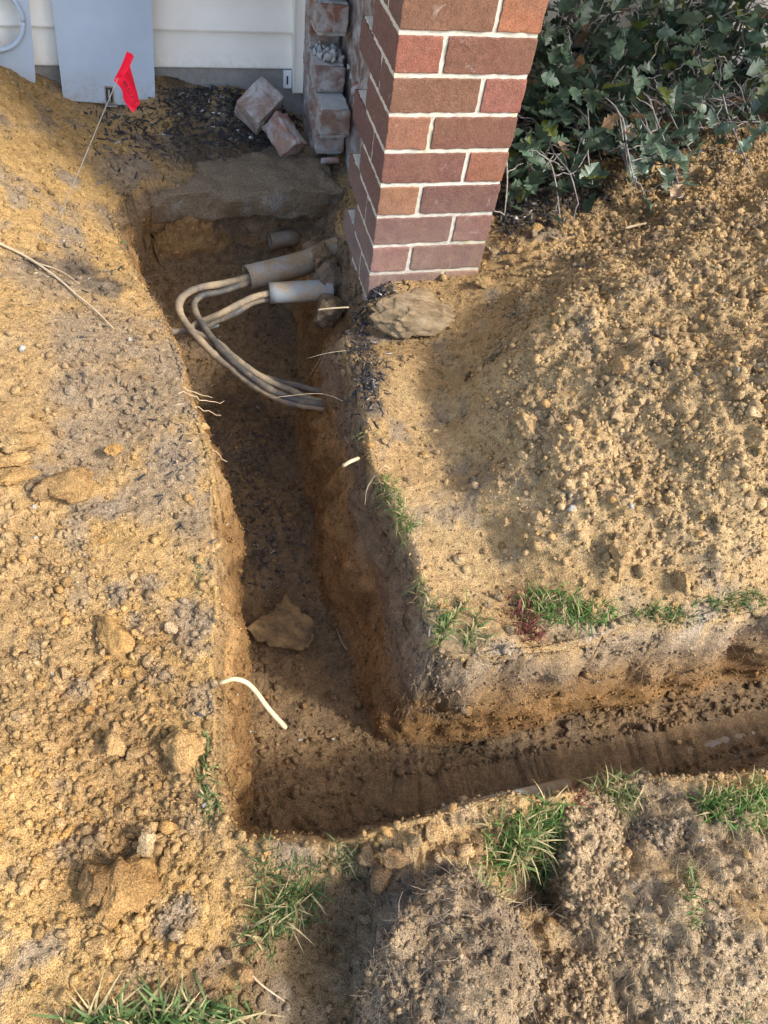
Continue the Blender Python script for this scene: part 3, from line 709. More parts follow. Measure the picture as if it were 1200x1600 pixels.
# ---------------------------------------------------------------- sheet metal panels against the wall
def panel(name, corners, label, y, hole=None):
    """corners in photo px (bl, br, tr, tl) on the plane y; extended upward"""
    q = [aty(u, v, y) for u, v in corners]; bl, brr, tr, tl = q
    up_l = (tl-bl)/np.linalg.norm(tl-bl); Lh = .62; lean = np.array((0, .045, 0))
    e = empty(name, bl); tag(e, label, 'metal panel'); off = bl
    ux = (brr-bl); wdt = np.linalg.norm(ux); ux = ux/wdt
    uz = up_l; uy = np.cross(uz, ux)
    def W3(a, b, c): return bl+ux*a+uz*b+uy*c-off+lean*(b/Lh)
    V_ = []; F_ = []
    if hole is None:
        NXp, NZp = 10, 20
        for c in (0, .0025):
            for j in range(NZp+1):
                for i in range(NXp+1):
                    a = wdt*i/NXp; b = Lh*j/NZp; V_.append(W3(a, b, c+.0025*math.sin(a*17+b*9)*.5))
        st = (NXp+1)*(NZp+1)
        for j in range(NZp):
            for i in range(NXp):
                p = j*(NXp+1)+i; F_.append((p, p+1, p+NXp+2, p+NXp+1)); F_.append((st+p, st+p+NXp+1, st+p+NXp+2, st+p+1))
        bd = [i for i in range(NXp+1)]+[(j)*(NXp+1)+NXp for j in range(1, NZp+1)]+[NZp*(NXp+1)+i for i in range(NXp-1, -1, -1)]+[j*(NXp+1) for j in range(NZp-1, 0, -1)]
        for a, b in zip(bd, bd[1:]+bd[:1]): F_.append((a, st+a, st+b, b))
    else:
        ca, cb, rad = hole; K = 64
        for c in (0, .0025):
            for k2 in range(K):
                th = 2*math.pi*k2/K; dx, dz = math.cos(th), math.sin(th)
                V_.append(W3(ca+rad*dx, cb+rad*dz, c))
                tx = ((wdt-ca) if dx > 0 else ca)/max(abs(dx), 1e-6); tz = ((Lh-cb) if dz > 0 else cb)/max(abs(dz), 1e-6); t_ = min(tx, tz)
                V_.append(W3(ca+t_*dx, cb+t_*dz, c))
        for k2 in range(K):
            a, b = 2*k2, 2*((k2+1) % K); F_.append((a, a+1, b+1, b)); F_.append((2*K+a, 2*K+b, 2*K+b+1, 2*K+a+1)); F_.append((a, b, 2*K+b, 2*K+a)); F_.append((a+1, 2*K+a+1, 2*K+b+1, b+1))
    link('sheet', pymesh('sheet', V_, F_), M['bluegrey'], e)
    return e, W3, wdt, Lh
pe, W3, wd, Lh = panel('metal_panel', ((99, 157), (243, 168), (236, 0), (80, 0)), 'blue-grey metal panel with a latch leaning on the siding behind the red flag', .93)
# latch set into the bottom edge of the panel
la = wd*.50; L0 = []
def wbox(a0, a1, b0, b1, c0, c1): return [W3(a, b, c) for a, b, c in ((a0, b0, c0), (a1, b0, c0), (a1, b1, c0), (a0, b1, c0), (a0, b0, c1), (a1, b0, c1), (a1, b1, c1), (a0, b1, c1))]
def wboxes(name, L, mat, parent):
    V_ = []; F_ = []
    for b in L:
        n = len(V_); V_ += wbox(*b); F_ += [tuple(n+i for i in f) for f in BOXF]
    return link(name, pymesh(name, V_, F_), mat, parent)
lt = wboxes('latch', [(la-.013, la+.013, .004, .052, -.0035, -.0008)], M['rust'], pe)
wboxes('latch_recess', [(la-.010, la+.009, .008, .049, -.0062, -.0042)], M['dark'], lt)
wboxes('latch_lip', [(la-.016, la+.02, -.001, .003, -.016, -.001)], M['steel'], lt)
wboxes('latch_bar', [(la-.004, la+.002, .012, .046, -.011, -.0065)], M['steel'], lt)
sc = [W3(la-.001, .026, -.012)]
o = link('screw', chunk_mesh('screw', 5, 2, .02, (1, 1, 1), 0), M['steel'], lt, sc[0], None, (.005, .005, .005))
pe2, W3b, wd2, Lh2 = panel('metal_panel', ((-62, 128), (57, 137), (38, 0), (-84, -6)), 'blue-grey metal panel with a large round rimmed hole by the photo\'s left edge', .925, (.105, .175, .074))
rp = np.array([W3b(.105+.079*math.cos(a), .175+.079*math.sin(a), -.006) for a in np.linspace(0, 2*math.pi, 49)])
link('hole_rim', tubes('hole_rim', [(rp, np.full(len(rp), .0065), 8)]), M['bluegrey'], pe2)

# ---------------------------------------------------------------- marking flag
fb = hit(95, 338); ftop = at(186, 118, .30)
fe = empty('marking_flag', fb); tag(fe, 'red marking flag on a thin leaning wire stake', 'flag')
bend = crom([fb-np.array((.003, .004, .05)), fb, fb*.5+ftop*.5+np.array((-.008, 0, -.012)), ftop*.97+fb*.03, ftop], 8)
w_ = link('wire', tubes('wire', [(bend, np.full(len(bend), .0009), 6)]), M['steel'], fe); w_.location = -Vector(fe.location)
# flag: folded strip. two sheets given as px quads at a plane near the wire top
def fl(u, v, dz=0.0): return aty(u, v, ftop[1]-.004+dz)
nU = 8
def strip(name, A, B, n=10, wob=.004):
    A = crom(A, n); B = crom(B, n); V_ = []; F_ = []
    for a, b in zip(A, B):
        for k2 in range(nU+1):
            t_ = k2/nU; V_.append(a*(1-t_)+b*t_+np.array((0, wob*math.sin(t_*3.1)+.002*math.sin(7*t_+a[2]*60), 0)))
    for i in range(len(A)-1):
        for k2 in range(nU): p = i*(nU+1)+k2; F_.append((p, p+1, p+nU+2, p+nU+1))
    return pymesh(name, V_, F_, True)
up_ = strip('flag_fold', [fl(198.5, 80, -.004), fl(189, 104, -.006), fl(179, 122, -.006), fl(178.5, 127, -.006)], [fl(209.5, 88, .004), fl(203, 104, 0), fl(194, 116, -.003), fl(184, 121, -.005)])
lo_ = strip('flag_sheet', [fl(178.5, 126, .0), fl(186, 134, .003), fl(191, 143, .004), fl(195, 160, .004), fl(208.5, 177, .004)], [fl(203, 102, .003), fl(207, 117, .004), fl(211, 132, .004), fl(217, 155, .004), fl(219, 162, .004)])
o = link('flag_fold', up_, M['flag'], fe); o.location = -Vector(fe.location); fs = link('flag_sheet', lo_, M['flag'], fe); fs.location = -Vector(fe.location)
tc = bpy.data.curves.new('flag_lettering', 'FONT'); tc.body = '800.552.3115'; tc.size = .0215; tc.align_x = 'CENTER'; tc.align_y = 'CENTER'; tc.extrude = .0002; tc.materials.append(M['ink'])
tmp = bpy.data.objects.new('tmp', tc); COL.objects.link(tmp); bpy.context.view_layer.update()
tm = bpy.data.meshes.new_from_object(tmp.evaluated_get(bpy.context.evaluated_depsgraph_get())); bpy.data.objects.remove(tmp)
to = link('flag_lettering', tm, None, fe)
pA, pB = fl(193, 126), fl(212, 160); pw = np.linalg.norm(pB-pA)
dX = Vector(pB-pA).normalized(); dN = Vector((0, -1, 0)); dN = (dN-dX*dN.dot(dX)).normalized(); dY = dN.cross(dX)
w0 = max(v.co.x for v in tm.vertices)-min(v.co.x for v in tm.vertices); sc_ = pw/w0
to.matrix_world = Matrix(((dX.x, dY.x, dN.x, 0), (dX.y, dY.y, dN.y, 0), (dX.z, dY.z, dN.z, 0), (0, 0, 0, 1)))
to.matrix_local = Matrix.Translation(Vector((pA+pB)/2)-Vector((0, .0035, 0))-Vector(fe.location)) @ to.matrix_world.to_3x3().to_4x4() @ Matrix.Diagonal((sc_, sc_*1.25, 1, 1))

# ---------------------------------------------------------------- conduits and cables
def pipe(name, P, r, label, mat, wallt=.004, sides=28, cat='conduit'):
    P = crom(P, 8); n = len(P)
    V1, F1 = tubeVF(P, np.full(n, r), sides, 0, False); V2, F2 = tubeVF(P, np.full(n, r-wallt), sides, len(V1), False)
    F = F1+[f[::-1] for f in F2]; L = len(V1)
    for k2 in range(sides):
        k3 = (k2+1) % sides; F.append((k2, L+k2, L+k3, k3)); F.append(((n-1)*sides+k2, (n-1)*sides+k3, L+(n-1)*sides+k3, L+(n-1)*sides+k2))
    return tag(link(name, pymesh(name, np.vstack([V1, V2]), F, True), mat), label, cat)
c1 = at(421, 458, -.17); c2 = at(500, 454, -.165)
pipe('conduit', [c1, c2, c2+(c2-c1)*.25], .0295, 'short clean grey plastic conduit, the lower and nearer of two with cables', M['pvc'])
d1 = at(386, 434, -.19); d2 = at(462, 415, -.188)
pipe('conduit', [d1, d2, d2+np.array((.06, .012, .012)), d2+np.array((.14, .03, .035)), d2+np.array((.24, .05, .06))], .0355, 'mud-caked grey plastic conduit above and behind the clean one', M['pvcmud'])
e1 = at(422, 377, -.285); e2 = at(452, 372, -.285)
pipe('conduit', [e1, e2, e2+np.array((.03, .02, -.02)), e2+np.array((.08, .06, -.07))], .026, 'stub of grey conduit half buried at the back of the hole', M['pvcmud'])
def cable(L, r, label, mat, z_end=True):
    P = [at(*p) for p in L]; P = crom(P, 9); P = P+.0022*np.stack([vnoise(P+9*a, .06, int(r*1e5)+a) for a in range(3)], 1)
    return tag(link('cable', tubes('cable', [(P, r*(1+.13*vnoise(P, .013, 7)+.10*vnoise(P, .04, 8)), 12)]), mat), label, 'cable', 'cables looping through the trench')
cable([(430,425,-.188),(381,436,-.192),(355,441,-.195),(325,447,-.195),(297,455,-.197),(282,469,-.2),(280.5,485,-.205),(290,504,-.21),(305,523,-.215),(325,545,-.22),(344,563,-.225),(368,581,-.225),(394,601,-.225),(425,619,-.225),(455,630,-.225),(487,635,-.225),(520,640,-.22),(560,640,-.2)],
      .0100, 'outermost muddy black cable of the loop', M['cable2'])
cable([(430,430,-.195),(381,444,-.2),(342,456,-.205),(316,462,-.208),(304,473,-.212),(306,488,-.216),(316,506,-.22),(332,528,-.222),(354,555,-.215),(375,574,-.21),(401,595,-.21),(433,614,-.21),(468,626,-.215),(510,633,-.215),(560,636,-.2)],
      .0094, 'darker black cable nested inside the loop', M['cable'])
cable([(450,456,-.16),(416,459,-.165),(390,467,-.172),(364,480,-.185),(342,491,-.2),(318,501,-.225),(303,507,-.235),(301,516,-.24),(318,526,-.237),(344,538,-.225),(364,556,-.215),(390,576,-.215),(420,595,-.22),(451,609,-.225),(477,621,-.225),(509,630,-.225),(550,636,-.21)],
      .0088, 'dusty tan cable from the lower conduit doubling back under the loop', M['cable2'])
cable([(450,462,-.175),(416,467,-.182),(390,475,-.19),(364,491,-.2),(325,508,-.235),(306,520,-.255),(308,530,-.26),(330,545,-.255),(370,570,-.25),(416,590,-.245),(451,599,-.245),(490,609,-.24),(530,612,-.22)],
      .0088, 'black cable lowest of the bundle, ending highest on the trench wall', M['cable'])
cable([(340,505,-.27),(310,513,-.275),(285,517,-.28),(255,520,-.28),(225,522,-.28)], .010, 'end of a grey cable poking from the left trench wall', M['pvc'])
bp = [hit(700, 1258), hit(785, 1247), hit(900, 1215), hit(1000, 1190), hit(1095, 1165), hit(1195, 1140)]
bp = [p-np.array((0, 0, q)) for p, q in zip(bp, (.05, .026, .04, .036, 0.0205, .026))]; bp.append(bp[-1]+(bp[-1]-bp[-2])*1.5-np.array((0, 0, .06)))
bo = pipe('buried_pipe', bp, .0135, 'grey plastic pipe barely showing through the trench floor', M['pvcmud'], .003, 16, 'pipe')

def ico_unit(kind):
    if kind == 0:
        Vq = np.array([(1, 0, 0), (-1, 0, 0), (0, 1, 0), (0, -1, 0), (0, 0, 1), (0, 0, -1)], float)
        Fq_ = np.array([(0, 2, 4), (2, 1, 4), (1, 3, 4), (3, 0, 4), (2, 0, 5), (1, 2, 5), (3, 1, 5), (0, 3, 5)])
    else:
        t_ = (1+5**.5)/2; Vq = np.array([(-1, t_, 0), (1, t_, 0), (-1, -t_, 0), (1, -t_, 0), (0, -1, t_), (0, 1, t_), (0, -1, -t_), (0, 1, -t_), (t_, 0, -1), (t_, 0, 1), (-t_, 0, -1), (-t_, 0, 1)], float)/1.9
        Fq_ = np.array([(0, 11, 5), (0, 5, 1), (0, 1, 7), (0, 7, 10), (0, 10, 11), (1, 5, 9), (5, 11, 4), (11, 10, 2), (10, 7, 6), (7, 1, 8), (3, 9, 4), (3, 4, 2), (3, 2, 6), (3, 6, 8), (3, 8, 9), (4, 9, 5), (2, 4, 11), (6, 2, 10), (8, 6, 7), (9, 8, 1)])
    return Vq, Fq_
def randrot(n, r):
    q = r.normal(size=(n, 4)); q /= np.linalg.norm(q, axis=1)[:, None]; w, x, y, z = q.T
    return np.stack([np.stack([1-2*(y*y+z*z), 2*(x*y-z*w), 2*(x*z+y*w)], 1), np.stack([2*(x*y+z*w), 1-2*(x*x+z*z), 2*(y*z-x*w)], 1), np.stack([2*(x*z-y*w), 2*(y*z+x*w), 1-2*(x*x+y*y)], 1)], 1)
# ---------------------------------------------------------------- rocks and clods
def rockat(name, u, v, size, seed, label, mat, rot=(0, 0, 0), sink=.35, cat='rock', jag=.3, sub=5, color=None, cuts=7):
    p = hit(u, v); me = chunk_mesh(name, seed, sub, jag, (1, 1, 1), cuts)
    o = link(name, me, mat, None, p+np.array((0, 0, size[2]*(1-2*sink)*.95)), rot, [q*(.8 if cat == 'soil clod' else .95) for q in size])
    if color is not None: o.color = (*color, 1)
    return tag(o, label, cat)
rockat('rock', 447, 985, (.098, .072, .05), 201, 'large ochre rock lying on the trench floor', M['rock'], (.1, .15, -.75), .3)
rockat('flat_stone', 645, 505, (.105, .068, .04), 202, 'flat tan stone half buried at the foot of the pillar', M['flatrock'], (.12, .1, -.15), .1)
rockat('soil_clod', 110, 768, (.056, .043, .036), 203, 'big round brown clod alone on the left bank', M['clod'], (0, 0, .2), .2, 'soil clod', 0.36, 4, (.36, .23, .10))
rockat('soil_clod', 178, 708, (.023, .024, .02), 204, 'small orange clod right of the loose slabs on the left bank', M['clod'], (0, 0, .2), .2, 'soil clod', 0.42, 4, (.44, .27, .10))
rockat('soil_clod', 30, 748, (.05, .02, .017), 205, 'long flat orange slab of soil nearest the big round clod', M['clod'], (0, .1, .35), .2, 'soil clod', 0.42, 4, (.46, .29, .12))
rockat('soil_clod', 22, 725, (.036, .022, .018), 206, 'flat orange soil slab in the middle of the stack at the left edge', M['clod'], (0, .1, .25), .2, 'soil clod', 0.42, 4, (.46, .30, .13))
rockat('soil_clod', 35, 692, (.048, .042, .025), 207, 'wide tan clod topmost of the stack at the left edge', M['clod'], (.1, .1, .1), .3, 'soil clod', 0.42, 4, (.44, .30, .14))
rockat('soil_clod', 72, 770, (.03, .025, .022), 208, 'brown clod touching the left of the big round clod', M['clod'], (0, 0, .8), .3, 'soil clod', 0.42, 4, (.33, .22, .11))
rockat('soil_clod', 180, 1000, (.034, .05, .02), 209, 'smooth orange soil slab lying flat on the left bank near the trench rock', M['clod'], (0, .1, .3), .3, 'soil clod', 0.29, 4, (.42, .26, .10))
rockat('soil_clod', 277, 1175, (.042, .04, .026), 210, 'angular orange clod on the lip level with the pale bent root', M['clod'], (.2, .1, .5), .25, 'soil clod', 0.42, 4, (.44, .28, .12))
rockat('soil_clod', 175, 1165, (.022, .036, .02), 211, 'upright tan clod in the loose crumbs of the left bank', M['clod'], (.2, .1, .1), .2, 'soil clod', 0.42, 4, (.44, .29, .13))
rockat('soil_clod', 228, 1328, (.016, .03, .02), 212, 'pale pointed stone-like clod on the lower left bank', M['clod'], (.2, .1, -.1), .15, 'soil clod', 0.34, 4, (.48, .36, .2))
rockat('soil_clod', 195, 1395, (.05, .055, .022), 213, 'large cracked orange clod low on the left bank', M['clod'], (.1, .1, .3), .3, 'soil clod', 0.42, 4, (.38, .23, .09))
rockat('soil_clod', 150, 1375, (.036, .034, .024), 214, 'dark brown clod left of the cracked orange clod', M['clod'], (.1, .1, .9), .3, 'soil clod', 0.45, 4, (.27, .17, .075))
rockat('soil_clod', 618, 1345, (.032, .024, .022), 215, 'smooth sliced brown clod by the near trench lip, upper of a pair', M['clod'], (.25, .1, .15), .25, 'soil clod', 0.26, 4, (.30, .20, .11))
rockat('soil_clod', 592, 1378, (.024, .02, .02), 216, 'smooth sliced brown clod by the near trench lip, lower of a pair', M['clod'], (.25, .1, .55), .25, 'soil clod', 0.26, 4, (.29, .19, .10))
rockat('soil_clod', 383, 1525, (.014, .017, .013), 217, 'round brown clod beside the dry stem at the bottom left', M['clod'], (0, 0, 0), .2, 'soil clod', 0.34, 4, (.30, .19, .09))
rockat('soil_clod', 822, 672, (.034, .032, .028), 218, 'round pale clod in the middle of the mound\'s near slope', M['clod'], (0, 0, 0), .25, 'soil clod', 0.45, 4, (.47, .33, .17))
rockat('soil_clod', 963, 870, (.024, .05, .032), 219, 'tall ridged clod at the mound\'s foot above the green grass', M['clod'], (.5, 0, -.1), .25, 'soil clod', 0.50, 4, (.44, .30, .15))
rockat('soil_clod', 1062, 915, (.02, .034, .028), 220, 'upright clod at the mound\'s foot, right of the tall ridged one', M['clod'], (.5, 0, .1), .25, 'soil clod', 0.50, 4, (.43, .30, .15))
rockat('soil_clod', 965, 578, (.028, .024, .022), 221, 'brown clod high on the spoil mound beside the upper crack', M['clod'], (0, 0, .6), .25, 'soil clod', 0.45, 4, (.38, .25, .12))
rockat('soil_clod', 780, 935, (.012, .010, .007), 222, 'pale flat pebble among the red grass, left of two', M['flatrock'], (0, 0, .3), .2, 'pebble', .1, 3)
rockat('soil_clod', 797, 985, (.010, .009, .006), 223, 'pale square pebble among the red grass, right of two', M['flatrock'], (0, 0, .9), .2, 'pebble', .1, 3)
rockat('soil_clod', 755, 445, (.03, .022, .018), 224, 'flat tan clod at the pillar\'s right front corner', M['clod'], (0, 0, .2), .25, 'soil clod', 0.42, 4, (.42, .29, .14))
rockat('soil_clod', 836, 362, (.024, .017, .015), 225, 'smooth orange clod at the foot of the holly by the mulch', M['clod'], (0, 0, .1), .2, 'soil clod', 0.29, 4, (.42, .28, .12))
def sod(u, v, z, size, seed, label, c1, c2, rz, hairs=0, hcol=(.36, .29, .21)):
    import bmesh
    bm = bmesh.new(); bmesh.ops.create_icosphere(bm, subdivisions=6, radius=1.0); Q = np.array([q.co[:] for q in bm.verts]); Fm = np.array([[q.index for q in f.verts] for f in bm.faces]); bm.free()
    D = Q/np.linalg.norm(Q, axis=1)[:, None]; r = np.random.default_rng(seed); B = np.array(size)
    for _ in range(7):
        n = r.normal(size=3); n[2] *= .6; n /= np.linalg.norm(n); d = r.uniform(.62, .9); e = Q@n-d; Q = Q-np.clip(e, 0, None)[:, None]*n*.8
    Q = Q*B; P_ = Q+seed*1.7
    h = .024*fbm(P_, .09, 2, seed)+.014*fbm(P_, .045, 3, seed+2)+.011*(np.abs(vnoise(P_+.01*np.stack([vnoise(P_, .02, seed+8), vnoise(P_, .02, seed+9), 0*P_[:, 0]], 1), .024, seed+3))-.35)+.009*(np.abs(vnoise(P_, .012, seed+4))-.35)
    Q = Q+D*h[:, None]; cn = sstep(-.3, .4, fbm(P_, .06, 3, seed+7)); cc = np.array(c1)*(1-cn)[:, None]+np.array(c2)*cn[:, None]; pass
    ca, sa = math.cos(rz), math.sin(rz); Rz = np.array([[ca, -sa, 0], [sa, ca, 0], [0, 0, 1]]); Q = Q@Rz.T; D = D@Rz.T; c0 = at(u, v, z)
    ng = 2200; ids = r.choice(np.where(D[:, 2] > -.2)[0], ng); Vq, Fq_ = ico_unit(0); sg = .0014*(5.5**(r.random(ng)**1.6))
    Gv = np.einsum('nij,nkj->nki', randrot(ng, r), Vq[None]*r.uniform(.6, 1.2, (ng, 1, 3)))*sg[:, None, None]+(Q[ids]+D[ids]*(sg*.3)[:, None])[:, None]
    Gf = (Fq_[None]+(np.arange(ng)*6)[:, None, None]).reshape(-1, 3)+len(Q); Gc = np.repeat(cc[ids]*r.uniform(.75, 1.3, (ng, 1)), 6, 0)
    e = empty('sod_clump', c0); tag(e, label, 'sod clump'); link('soil_lump', npmesh('soil_lump', np.vstack([Q, Gv.reshape(-1, 3)]), np.vstack([Fm, Gf]), True, np.clip(np.vstack([cc, Gc]), .03, .7)), M['soil'], e)
    if hairs:
        Vs = []; Fs = []; Cs = []; b = 0; ids = np.where(D[:, 2] > -.1)[0]
        for i in r.choice(ids, hairs):
            nn = D[i]; d = r.normal(size=3); d -= nn*np.dot(d, nn)*.8; d /= np.linalg.norm(d); q = Q[i]+nn*.0005; L = r.uniform(.008, .038); cur = r.normal(size=3)*.6; sd_ = np.cross(d, nn); sd_ /= np.linalg.norm(sd_)+1e-9; hc = np.array(hcol)*r.uniform(.55, 1.3)
            for k2 in range(6):
                ww = .00034*(1-.1*k2); Vs += [q-sd_*ww, q+sd_*ww, q+nn*ww*1.6]; Cs += [hc]*3; d = d+cur*.28+r.normal(size=3)*.3; d /= np.linalg.norm(d); q = q+d*L/5
            for k2 in range(5):
                for k3 in range(3): k4 = (k3+1) % 3; Fs.append((b+3*k2+k3, b+3*k2+k4, b+3*k2+3+k4, b+3*k2+3+k3))
            b += 18
        o = link('root_hairs', npmesh('root_hairs', np.array(Vs), np.array(Fs), True, np.array(Cs)), M['fibre'], e); o['kind'] = 'stuff'
sod(690, 1520, .035, (.125, .115, .10), 261, 'large grey-brown overturned sod clump matted with roots at the bottom centre', (.27, .205, .135), (.35, .265, .165), .2, 1700)
sod(925, 1390, -.025, (.075, .125, .075), 262, 'tall tan soil ridge just right of the tall green tuft', (.46, .345, .205), (.40, .30, .185), -.25, 350, (.45, .35, .22))
sod(1080, 1480, -.035, (.15, .12, .085), 263, 'broad fibrous tan clump in the lower right foreground', (.45, .345, .215), (.37, .29, .19), .3, 900, (.45, .36, .24))
sod(1035, 1300, -.02, (.085, .06, .06), 264, 'root-bound clump on the near lip between two grass tufts', (.36, .28, .19), (.30, .24, .165), .1, 700, (.45, .36, .24))
sod(905, 1550, -.035, (.09, .07, .055), 265, 'crumbly tan clump at the bottom edge right of the grey sod', (.43, .32, .19), (.38, .28, .17), .5, 120, (.45, .35, .22))
sod(1185, 1420, -.025, (.075, .08, .06), 266, 'fibrous grey-tan clump at the right edge below the thick grass', (.36, .28, .19), (.31, .25, .18), .1, 400, (.42, .34, .23))
def bankclod(u, v, z, size, seed, label, color, rot=(0, 0, 0)):
    o = link('soil_clod', chunk_mesh('bank_clod', seed, 4, .5, (1, 1, 1), 4), M['clod'], None, at(u, v, z), rot, size); o.color = (*color, 1); return tag(o, label, 'soil clod')
bankclod(505, 402, -.15, (.05, .042, .045), 241, 'brown clod packed above the muddy conduit\'s buried end', (.27, .19, .115), (.2, .1, .4))
bankclod(520, 440, -.16, (.046, .05, .055), 242, 'grey-brown clod against the pillar\'s foot beside the clean conduit', (.21, .165, .12), (.5, .3, 1.1))
bankclod(512, 482, -.17, (.042, .045, .05), 243, 'dark clod under the end of the clean conduit', (.19, .145, .10), (.3, .8, .2))
bankclod(498, 380, -.19, (.045, .032, .028), 244, 'muddy lump bridging the back conduit and the pillar', (.27, .195, .12), (.2, .1, .5))
bankclod(528, 372, -.14, (.04, .034, .034), 245, 'brown clod in the gap between pillar and brick stub', (.26, .185, .115), (.2, .5, .1))
CLODM = [chunk_mesh('clod', 300+i, 3, .38, (1, random.uniform(.75, 1), random.uniform(.6, .9)), 6) for i in range(9)]
for me in CLODM: me.materials.append(M['clod'])
WH = ('one', 'two', 'three', 'four', 'five')
def clods(n, region, smin, smax, label, group, seed, colr=1.0):
    r = np.random.default_rng(seed); placed = 0
    while placed < n:
        ri = r.integers(len(region)); u0, v0, su, sv = region[ri]
        u = u0+su*r.normal(); v = v0+sv*r.normal()
        if not (-10 < u < 1210 and -10 < v < 1610): continue
        c = at(u, v, .05); c = hit(u, v); p, nn, cc = surf(c[0], c[1], c[2]); s = smin*(smax/smin)**(r.random()**1.6)
        o = link('soil_clod', CLODM[r.integers(len(CLODM))], None, None, p+nn*s*.12, r.uniform(0, 6.28, 3), (s, s, s))
        o.color = (*np.clip(cc*r.uniform(.85, 1.2)*colr+.02, .03, .6), 1); tag(o, label[ri], 'soil clod', group+' '+str(WH[ri])); placed += 1
clods(44, [(900, 800, 130, 70), (1080, 880, 90, 45), (880, 720, 70, 60), (1100, 700, 80, 80)], 0.007, .019, ['tan clod on the near slope of the spoil mound above the grass', 'tan clod at the right foot of the spoil mound', 'tan clod on the left flank of the spoil mound beside the flat soil', "tan clod on the mound near the photo's right edge"], 'clods on the spoil mound', 401)
clods(30, [(950, 480, 110, 70), (800, 400, 40, 25), (1100, 430, 80, 60)], .008, .02, ['tan clod on the crest of the spoil mound', "tan clod on the soil right of the pillar's foot", 'tan clod high on the mound below the holly'], 'clods high on the spoil mound', 402)
clods(60, [(180, 1080, 60, 70), (150, 1230, 70, 80), (230, 1000, 50, 60), (110, 1120, 60, 60)], .006, .016, ['tan clod in the crumbs of the left bank level with the bent root', 'tan clod in the crumbs of the left bank level with the trench corner', 'tan clod on the left bank level with the trench rock', 'tan clod near the left edge below the smooth slab'], 'clods on the left bank', 403)
clods(28, [(70, 560, 60, 70), (150, 640, 60, 60), (40, 640, 40, 60), (200, 600, 40, 40)], .006, .015, ["yellow crumb on the upper left bank by the photo's edge", 'yellow crumb on the grey soil above the big round clod', 'yellow crumb directly above the loose orange slabs', 'yellow crumb on the grey soil near the left trench lip'], 'clods on the upper left bank', 404)
clods(40, [(400, 680, 30, 50), (420, 760, 35, 70), (440, 890, 30, 40), (380, 620, 30, 30)], .005, .012, ['small brown pebble on the trench floor below the cables', 'small brown pebble in the middle of the long trench floor', 'small brown pebble on the trench floor just above the rock', 'small brown pebble on the trench floor under the cable loop'], 'pebbles on the trench floor', 405)
clods(22, [(900, 1130, 90, 25), (1020, 1140, 60, 25), (1110, 1150, 50, 20)], .006, .016, ["brown clod on the short leg's floor below the green grass strip", "brown clod on the short leg's floor right of its middle", 'brown clod beside the exposed grey pipe'], 'clods on the short trench floor', 406)
clods(30, [(870, 1500, 60, 60), (1000, 1430, 90, 60), (950, 1320, 30, 30), (560, 1400, 50, 40), (690, 1330, 30, 20)], .008, .02, ['pale clod in the hollow right of the grey sod', 'pale clod on the fibrous soil in the right foreground', 'pale clod on the ridge right of the tall green tuft', 'brown clod in the dark gully left of the grey sod', 'yellow clod on the near lip beside the sliced pair'], 'clods in the foreground', 407)

# ---------------------------------------------------------------- loose crumbs (too many to count)
def scatter(name, n, dens, smin, smax, kind, label, cat, seed, power=2.2, colf=None, lift=.25, aniso=(.6, 1.2)):
    r = np.random.default_rng(seed); G = V.reshape(NY, NX, 3)
    a = np.linalg.norm(np.cross(np.gradient(G, axis=1).reshape(-1, 3), np.gradient(G, axis=0).reshape(-1, 3)), axis=1)
    w = a*dens*act; w /= w.sum(); ids = r.choice(len(w), n, p=w)
    s = smin*(smax/smin)**(r.random(n)**power)
    Vq, Fq_ = ico_unit(kind); k2 = len(Vq)
    sh = Vq[None]*r.uniform(aniso[0], aniso[1], (n, 1, 3))*(1+.22*r.normal(size=(n, k2, 1))).clip(.6, 1.5)
    R = randrot(n, r); Q = np.einsum('nij,nkj->nki', R, sh)*s[:, None, None]
    Q += (V[ids]+r.normal(size=(n, 3))*.0018+N[ids]*(s*lift)[:, None])[:, None]
    cc = C[ids]*r.uniform(.72, 1.3, (n, 1)); 
    if colf is not None: cc = colf(cc, r, ids)
    cc = np.repeat(np.clip(cc, .015, .75), k2, 0); FF = (Fq_[None]+(np.arange(n)*k2)[:, None, None]).reshape(-1, 3)
    o = link(name, npmesh(name, Q.reshape(-1, 3), FF, False, cc), M['soil']); return tag(o, label, cat, None, 'stuff')
vis = (X > -1.15)*(X < 1.35)*(Y > -1.7)*(Y < .98)
def specks(c, r, ids):
    q = r.random(len(c)); c = np.where((q < .005)[:, None], (.5, .48, .43), c); c = np.where(((q > .012) & (q < .025))[:, None], c*.4, c)
    return np.where((q > .9)[:, None], c*np.array((1.12, 1.0, .8)), c)
d_small = vis*(top*(.75+.9*mound+.6*leftc-.35*flat)+.6*floor+.75*wall+.5*wall*sstep(.5, .9, S))
scatter('fine_soil_crumbs', 100000, d_small, .0013, .0045, 0, 'fine tan soil grains strewn over all the ground', 'soil', 501, 1.5, specks)
d_big = vis*(top*(.3+1.1*mound+2.6*leftc-.25*flat)*sstep(-.5, .5, nz2+.3)+.45*floor+.05*wall)
scatter('soil_crumbs', 20000, d_big, .003, .0105, 1, 'loose soil crumbs heaped on the mound and banks', 'soil', 502, 2.4, specks)

